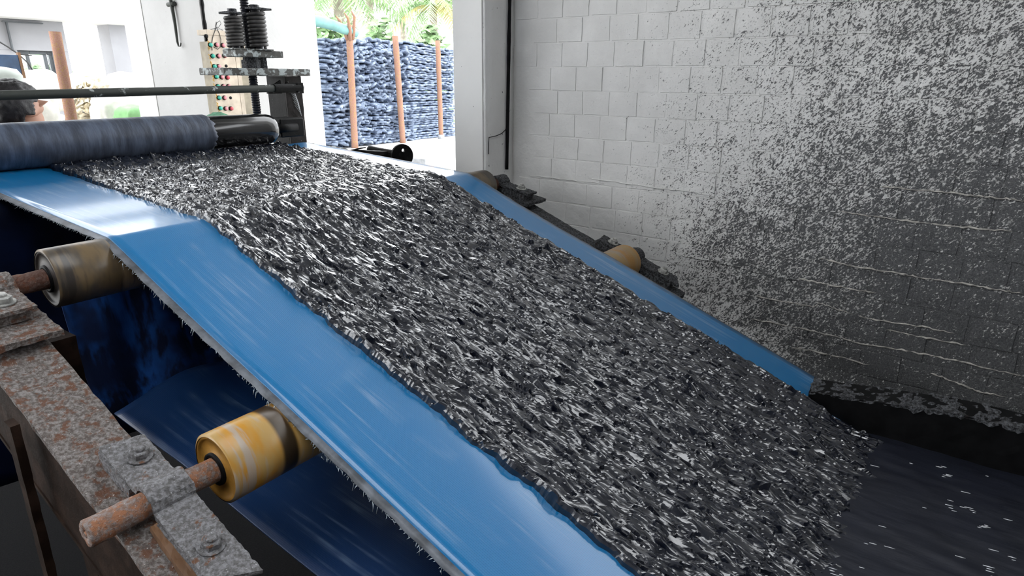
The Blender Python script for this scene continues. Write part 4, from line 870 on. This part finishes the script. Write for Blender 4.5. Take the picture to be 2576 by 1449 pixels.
def bush(p, rx, rz, label, seed):
    rr = random.Random(seed); V, F = [], []
    for k in range(900):
        v = Vector((rr.gauss(0, 1), rr.gauss(0, 1), rr.gauss(0, 1))).normalized() * rr.uniform(.6, 1); c = Vector((p[0] + v.x * rx, p[1] + v.y * rx * .7, p[2] + rz + v.z * rz)); d = Vector((rr.gauss(0, 1), rr.gauss(0, 1), rr.gauss(0, .6))).normalized(); e = d.orthogonal().normalized(); s_ = rr.uniform(.08, .2); i = len(V)
        V += [tuple(c - d * s_), tuple(c + e * s_ * .35), tuple(c + d * s_), tuple(c - e * s_ * .35)]; F.append((i, i + 1, i + 2, i + 3))
    root = thing('shrub', p, label, 'shrub', 'shrubs beyond the yard'); o = from_arrays('foliage', V, F, MT['leaf'], root, False); tag(o, kind='stuff')
    bm = bmesh.new(); tube(bm, [p, Vector(p) + Vector((.05, 0, rz * .6)), Vector(p) + Vector((0, 0, rz * 1.2))], [.07, .05, .02], 6); finish('stem', bm, MT['trunk'], root, True)
for k, (px, Y, rx, rz, lab) in enumerate(((842, 8.5, .42, 1.35, 'leafy green shrub behind the set-back stack'), (960, 9.3, .48, 1.40, 'broad leafy shrub behind the middle stack'), (1085, 8.6, .44, 1.35, 'leafy shrub behind the neat stack'), (95, 13.5, 1.0, .95, 'green shrub seen through the windows of the grey building'))):
    p = onY(px, 200, Y); bush(Vector((p.x, Y, -.06)), rx, rz, lab, k)

# ------------------------------------------------------------------ left of the column: yard, building, sacks, person
YB = 9.0
bld = thing('neighbour_building', (3.0, YB, -.06), 'white and grey building across the yard with a strip of windows', 'building')
def bpart(nm, lo, hi, mat, parent=bld): bm = bmesh.new(); box(bm, lo, hi, None, .004); return finish(nm, bm, mat, parent, False)
bx = lambda px: onY(px, 130, YB).x
bz = lambda py, px=100: onY(px, py, YB).z
zt_b, zw1, zw0 = bz(52), bz(128), bz(190)
bpart('wall', (bx(-500), YB, zw1), (bx(172), YB + .2, zt_b), MT['grey_wall']); bpart('wall', (bx(134), YB, -.06), (bx(172), YB + .2, zw1), MT['grey_wall']); bpart('wall', (bx(-500), YB, -.06), (bx(172), YB + .2, zw0), MT['grey_wall'])
bpart('wall', (bx(-500), YB, zw0), (bx(44), YB + .2, zw1), MT['grey_wall'])
bpart('fascia', (bx(-500), YB - .35, zt_b), (bx(330), YB + .3, 3.6), MT['plaster_out'])
bpart('pillar', (bx(274), YB - .1, -.06), (bx(331), YB + .2, zt_b + .01), MT['grey_wall'])
for a, b in ((44, 76), (78, 120), (122, 134)):
    f_ = bpart('window_frame', (bx(a), YB + .05, zw1 - .04), (bx(b), YB + .09, zw1), MT['winframe']); bpart('mullion', (bx(b) - .035, YB + .05, zw0), (bx(b), YB + .09, zw1 - .04), MT['winframe'], f_); bpart('pane', (bx(a), YB + .065, zw0), (bx(b) - .035, YB + .072, zw1 - .04), MT['glaze'], f_)
bpart('pipe', (bx(28), YB - .05, bz(130)), (bx(32), YB - .01, bz(60)), MT['winframe'])
bpart('pipe', (bx(20), YB - .05, bz(61)), (bx(120), YB - .01, bz(58)), MT['winframe'])
YBB = 6.6
p0, p1 = onY(-40, 136, YBB), onY(56, 187, YBB)
bb = thing('blue_board', (p0.x, YBB, -.06), 'dark blue board with a thin wooden edge behind the person', 'board')
bm = bmesh.new(); box(bm, (p0.x, YBB, p1.z), (p1.x, YBB + .03, p0.z), None, .002); finish('board', bm, MT['blue_board'], bb, False)
bm = bmesh.new(); box(bm, (p0.x, YBB - .005, p1.z - .03), (p1.x + .02, YBB + .035, p1.z)); box(bm, (p1.x, YBB - .005, p1.z), (p1.x + .02, YBB + .035, p0.z + .02)); finish('board_edge', bm, MT['wood_edge'], bb, False)
for x in (p0.x + .1, p1.x - .15): bm = bmesh.new(); box(bm, (x - .03, YBB + .031, -.06), (x + .03, YBB + .07, p0.z)); finish('post', bm, MT['winframe'], bb, False)
dc = onY(-14, 195, 5.4); bm = bmesh.new(); ztd = onY(8, 166, 5.4).z; lathe(bm, (dc.x, 5.4, -.06), (0, 0, 1), [(0, 0), (0, .155), (ztd * .33, .16), (ztd * .345, .168), (ztd * .36, .16), (ztd * .66, .16), (ztd * .675, .168), (ztd * .69, .16), (ztd + .0, .155), (ztd + .04, .13), (ztd + .055, .06), (ztd + .06, 0)], 28)
o = finish('pale_drum', bm, MT['drum'], None, True); tag(o, 'pale green-white tall drum standing behind the head of the person', 'drum')
bm = bmesh.new(); tube(bm, [onY(px, py, 8.62) for px, py in ((-90, 40), (-10, 100), (20, 118), (45, 135), (70, 158), (88, 185))], .008, 5); tube(bm, [onY(px, py, 8.62) for px, py in ((20, 118), (46, 136), (80, 140))], .007, 5)
o = finish('hanging_cable', bm, MT['wire'], None, True); tag(o, 'thin dark cables hanging across the windows of the grey building', 'cable')
def sack(c, sx, sy, sz, rz, mat, label, seed):
    bm = bmesh.new(); bmesh.ops.create_icosphere(bm, subdivisions=4, radius=1.0)
    for v in bm.verts:
        p = v.co.copy(); q = Vector([math.copysign(abs(t) ** .6, t) for t in p]); d = 1 + .10 * mnoise.fractal(p * 2.2 + Vector((seed, 0, 0)), .7, 2, 3); v.co = Vector((q.x * sx * d, q.y * sy * d, (q.z * d + 1) * sz))
    bm.transform(Matrix.Translation(c) @ Matrix.Rotation(rz, 4, 'Z')); o = finish('sack', bm, mat, None, True); tag(o, label, 'sack', 'sacks heaped in the yard'); return o
def gp(px, Y, z=-.06): p = onY(px, 250, Y); return Vector((p.x, Y, z))
def zz(px, py, Y): return onY(px, py, Y).z
Y1 = 6.9
for k, (px, hw, topy, Y, mk, lab) in enumerate(((110, .20, 176, 7.9, 'sack', 'big rounded white sack leaning behind the rusty yard pole'), (215, .19, 184, 8.1, 'sack', 'white sack piled next to the cream scrap heap'), (318, .19, 182, 7.9, 'sack', 'white sack with a peaked corner beside the grey pillar'), (285, .17, 236, 6.25, 'sack', 'low white sack lying in front of the scrap heap'), (346, .10, 262, 5.9, 'sack_green', 'small pale green sack at the foot of the white column'), (70, .17, 228, 6.05, 'sack', 'white sack lying behind the neck of the person'))):
    H_ = zz(px, topy, Y) + .06; c = gp(px, Y); n_ = max(2, round(H_ / .40)); h = H_ / n_ / 2
    for j in range(n_):
        top = j == n_ - 1
        sack(c + Vector((.012 * sin(j * 2 + k), 0, 2 * h * j)), max(hw, .15), .18, h * .995, .2 * k + .3 * j, MT[mk] if top else MT['sack'], lab if top else ('lowest', 'second', 'third', 'fourth')[j] + ' white sack from the ground in the pile ' + ('behind the rusty yard pole', 'next to the cream scraps', 'beside the grey pillar', 'in front of the scraps', 'under the green sack', 'behind the neck')[k], k * 3.0 + j)
rr = random.Random(9); V, F = [], []; hc = gp(232, 7.05); hz = zz(232, 184, 7.05)
for k in range(900):
    a, r = rr.uniform(0, 2 * pi), sqrt(rr.random()); z = (hz + .06) * (1 - r ** 2) * rr.uniform(.75, 1.0) - .05; c = Vector((hc.x + cos(a) * r * .50, hc.y + sin(a) * r * .42, max(z, -.03))); d = Vector((rr.gauss(0, 1), rr.gauss(0, 1), rr.gauss(0, .5))).normalized(); e = d.orthogonal().normalized(); f = d.cross(e); s_ = rr.uniform(.04, .11); i = len(V)
    V += [tuple(c - d * s_), tuple(c + e * s_ * .6), tuple(c + d * s_), tuple(c - e * s_ * .6), tuple(c + f * s_ * .35)]; F += [(i, i + 1, i + 4), (i + 1, i + 2, i + 4), (i + 2, i + 3, i + 4), (i + 3, i, i + 4), (i, i + 3, i + 2, i + 1)]
o = from_arrays('scrap_heap', V, F, MT['scrap'], None, False); tag(o, 'heap of cream and tan scraps between the white sacks', 'heap', kind='stuff')

# ------------------------------------------------------------------ person beyond the press
YPE = 3.1
hd = onY(36, 252, YPE); ztop_p = onY(36, 198, YPE).z
PH = ztop_p                                             # standing height
fx_ = Vector((R3[0] * .28 + _f[0] * .96, R3[1] * .28 + _f[1] * .96, 0)).normalized(); sx2 = Vector((-fx_.y, fx_.x, 0))   # facing, and the person's left
base = Vector((hd.x, YPE, 0.0))
def BPt(f, l, z): return base + fx_ * f + sx2 * l + Vector((0, 0, z))
pe = thing('person', base, 'person with short black hair standing beyond the press, seen from behind the shoulder', 'person')
k_ = PH / 1.69
nodes = {}; edges = []
def nd(name, f, l, z, r, parent_=None, ry=None):
    nodes[name] = (BPt(f * k_, l * k_, z * k_), r * k_, (ry or r) * k_)
    if parent_: edges.append((parent_, name))
nd('pelvis', 0, 0, .92, .135); nd('waist', .01, 0, 1.06, .125, 'pelvis'); nd('chest', .02, 0, 1.24, .145, 'waist'); nd('upper', .0, 0, 1.36, .12, 'chest'); nd('neck', -.01, 0, 1.44, .058, 'upper'); nd('neck2', .005, 0, 1.49, .055, 'neck')
nd('jaw', .035, 0, 1.515, .060, 'neck2'); nd('face', .018, 0, 1.565, .082, 'jaw'); nd('skull', .0, 0, 1.605, .080, 'face'); nd('crown', -.005, 0, 1.635, .050, 'skull'); nd('occiput', -.045, 0, 1.585, .066, 'face'); nd('nose', .098, 0, 1.548, .017, 'face'); nd('chin', .082, 0, 1.495, .022, 'jaw')
for sg, n in ((1, 'l'), (-1, 'r')):
    nd('ear' + n, -.002, sg * .086, 1.555, .016, 'face')
    nd('sho' + n, 0, sg * .17, 1.36, .068, 'upper'); nd('elb' + n, -.03, sg * .235, 1.08, .044, 'sho' + n); nd('wri' + n, .06, sg * .235, .85, .030, 'elb' + n); nd('palm' + n, .085, sg * .232, .79, .034, 'wri' + n)
    for q, (dl, ln) in enumerate(((-.024, .062), (-.009, .075), (.008, .07), (.023, .056))): nd('fa%d%s' % (q, n), .095, sg * .232 + dl, .745, .010, 'palm' + n); nd('fb%d%s' % (q, n), .112, sg * .232 + dl, .745 - ln * .8, .008, 'fa%d%s' % (q, n))
    nd('ta' + n, .12, sg * .225, .78, .011, 'palm' + n); nd('tb' + n, .137, sg * .222, .745, .009, 'ta' + n)
    nd('hip' + n, 0, sg * .095, .84, .098, 'pelvis'); nd('kne' + n, .012, sg * .105, .48, .062, 'hip' + n); nd('cal' + n, -.005, sg * .108, .32, .056, 'kne' + n); nd('ank' + n, -.02, sg * .11, .085, .040, 'cal' + n); nd('hee' + n, -.03, sg * .11, .042, .038, 'ank' + n); nd('toe' + n, .15, sg * .125, .032, .032, 'hee' + n)
def skinned(name, keys, mat, grow=0.0, sub=2, root_='pelvis'):
    idx = {k: i for i, k in enumerate(keys)}; me = bpy.data.meshes.new(name); off = wloc(pe)
    me.from_pydata([tuple(nodes[k][0] - off) for k in keys], [(idx[a], idx[b]) for a, b in edges if a in idx and b in idx], []); o = mesh_obj(name, me, pe, None, mat); o.modifiers.new('skin', 'SKIN'); md = o.modifiers.new('sub', 'SUBSURF'); md.levels = sub; md.render_levels = sub
    for i, k in enumerate(keys): sv = me.skin_vertices[0].data[i]; sv.radius = (nodes[k][1] + grow, nodes[k][2] + grow); sv.use_root = (k == root_)
    o.modifiers['skin'].use_smooth_shade = True; return o
skinned('body', list(nodes), MT['skin'])
skinned('trousers', ['pelvis', 'waist', 'hipl', 'hipr', 'knel', 'kner', 'call', 'calr', 'ankl', 'ankr'], MT['trousers'], .014)
skinned('shirt', ['pelvis', 'waist', 'chest', 'upper', 'shol', 'shor', 'elbl', 'elbr'], MT['shirt'], .016)
bm = bmesh.new(); bmesh.ops.create_icosphere(bm, subdivisions=5, radius=1.0)
kill = [v for v in bm.verts if (v.co.x > .12 and v.co.z < .10 + .35 * max(0, v.co.x)) or (v.co.x > -.25 and v.co.z < -.30) or v.co.z < -.72 or (v.co.x > .72 and v.co.z < .42)]
bmesh.ops.delete(bm, geom=kill, context='VERTS')
hc = BPt(-.008 * k_, 0, 1.578 * k_)
for v in bm.verts:
    p = v.co.copy(); d = 1 + .05 * mnoise.fractal(p * 5, .7, 2, 4); v.co = hc + fx_ * (p.x * .108 * d * k_) + sx2 * (p.y * .094 * d * k_) + Vector((0, 0, p.z * .106 * d * k_))
hr = finish('hair', bm, MT['hair'], pe, True); md = hr.modifiers.new('thick', 'SOLIDIFY'); md.thickness = .012; md.offset = 0
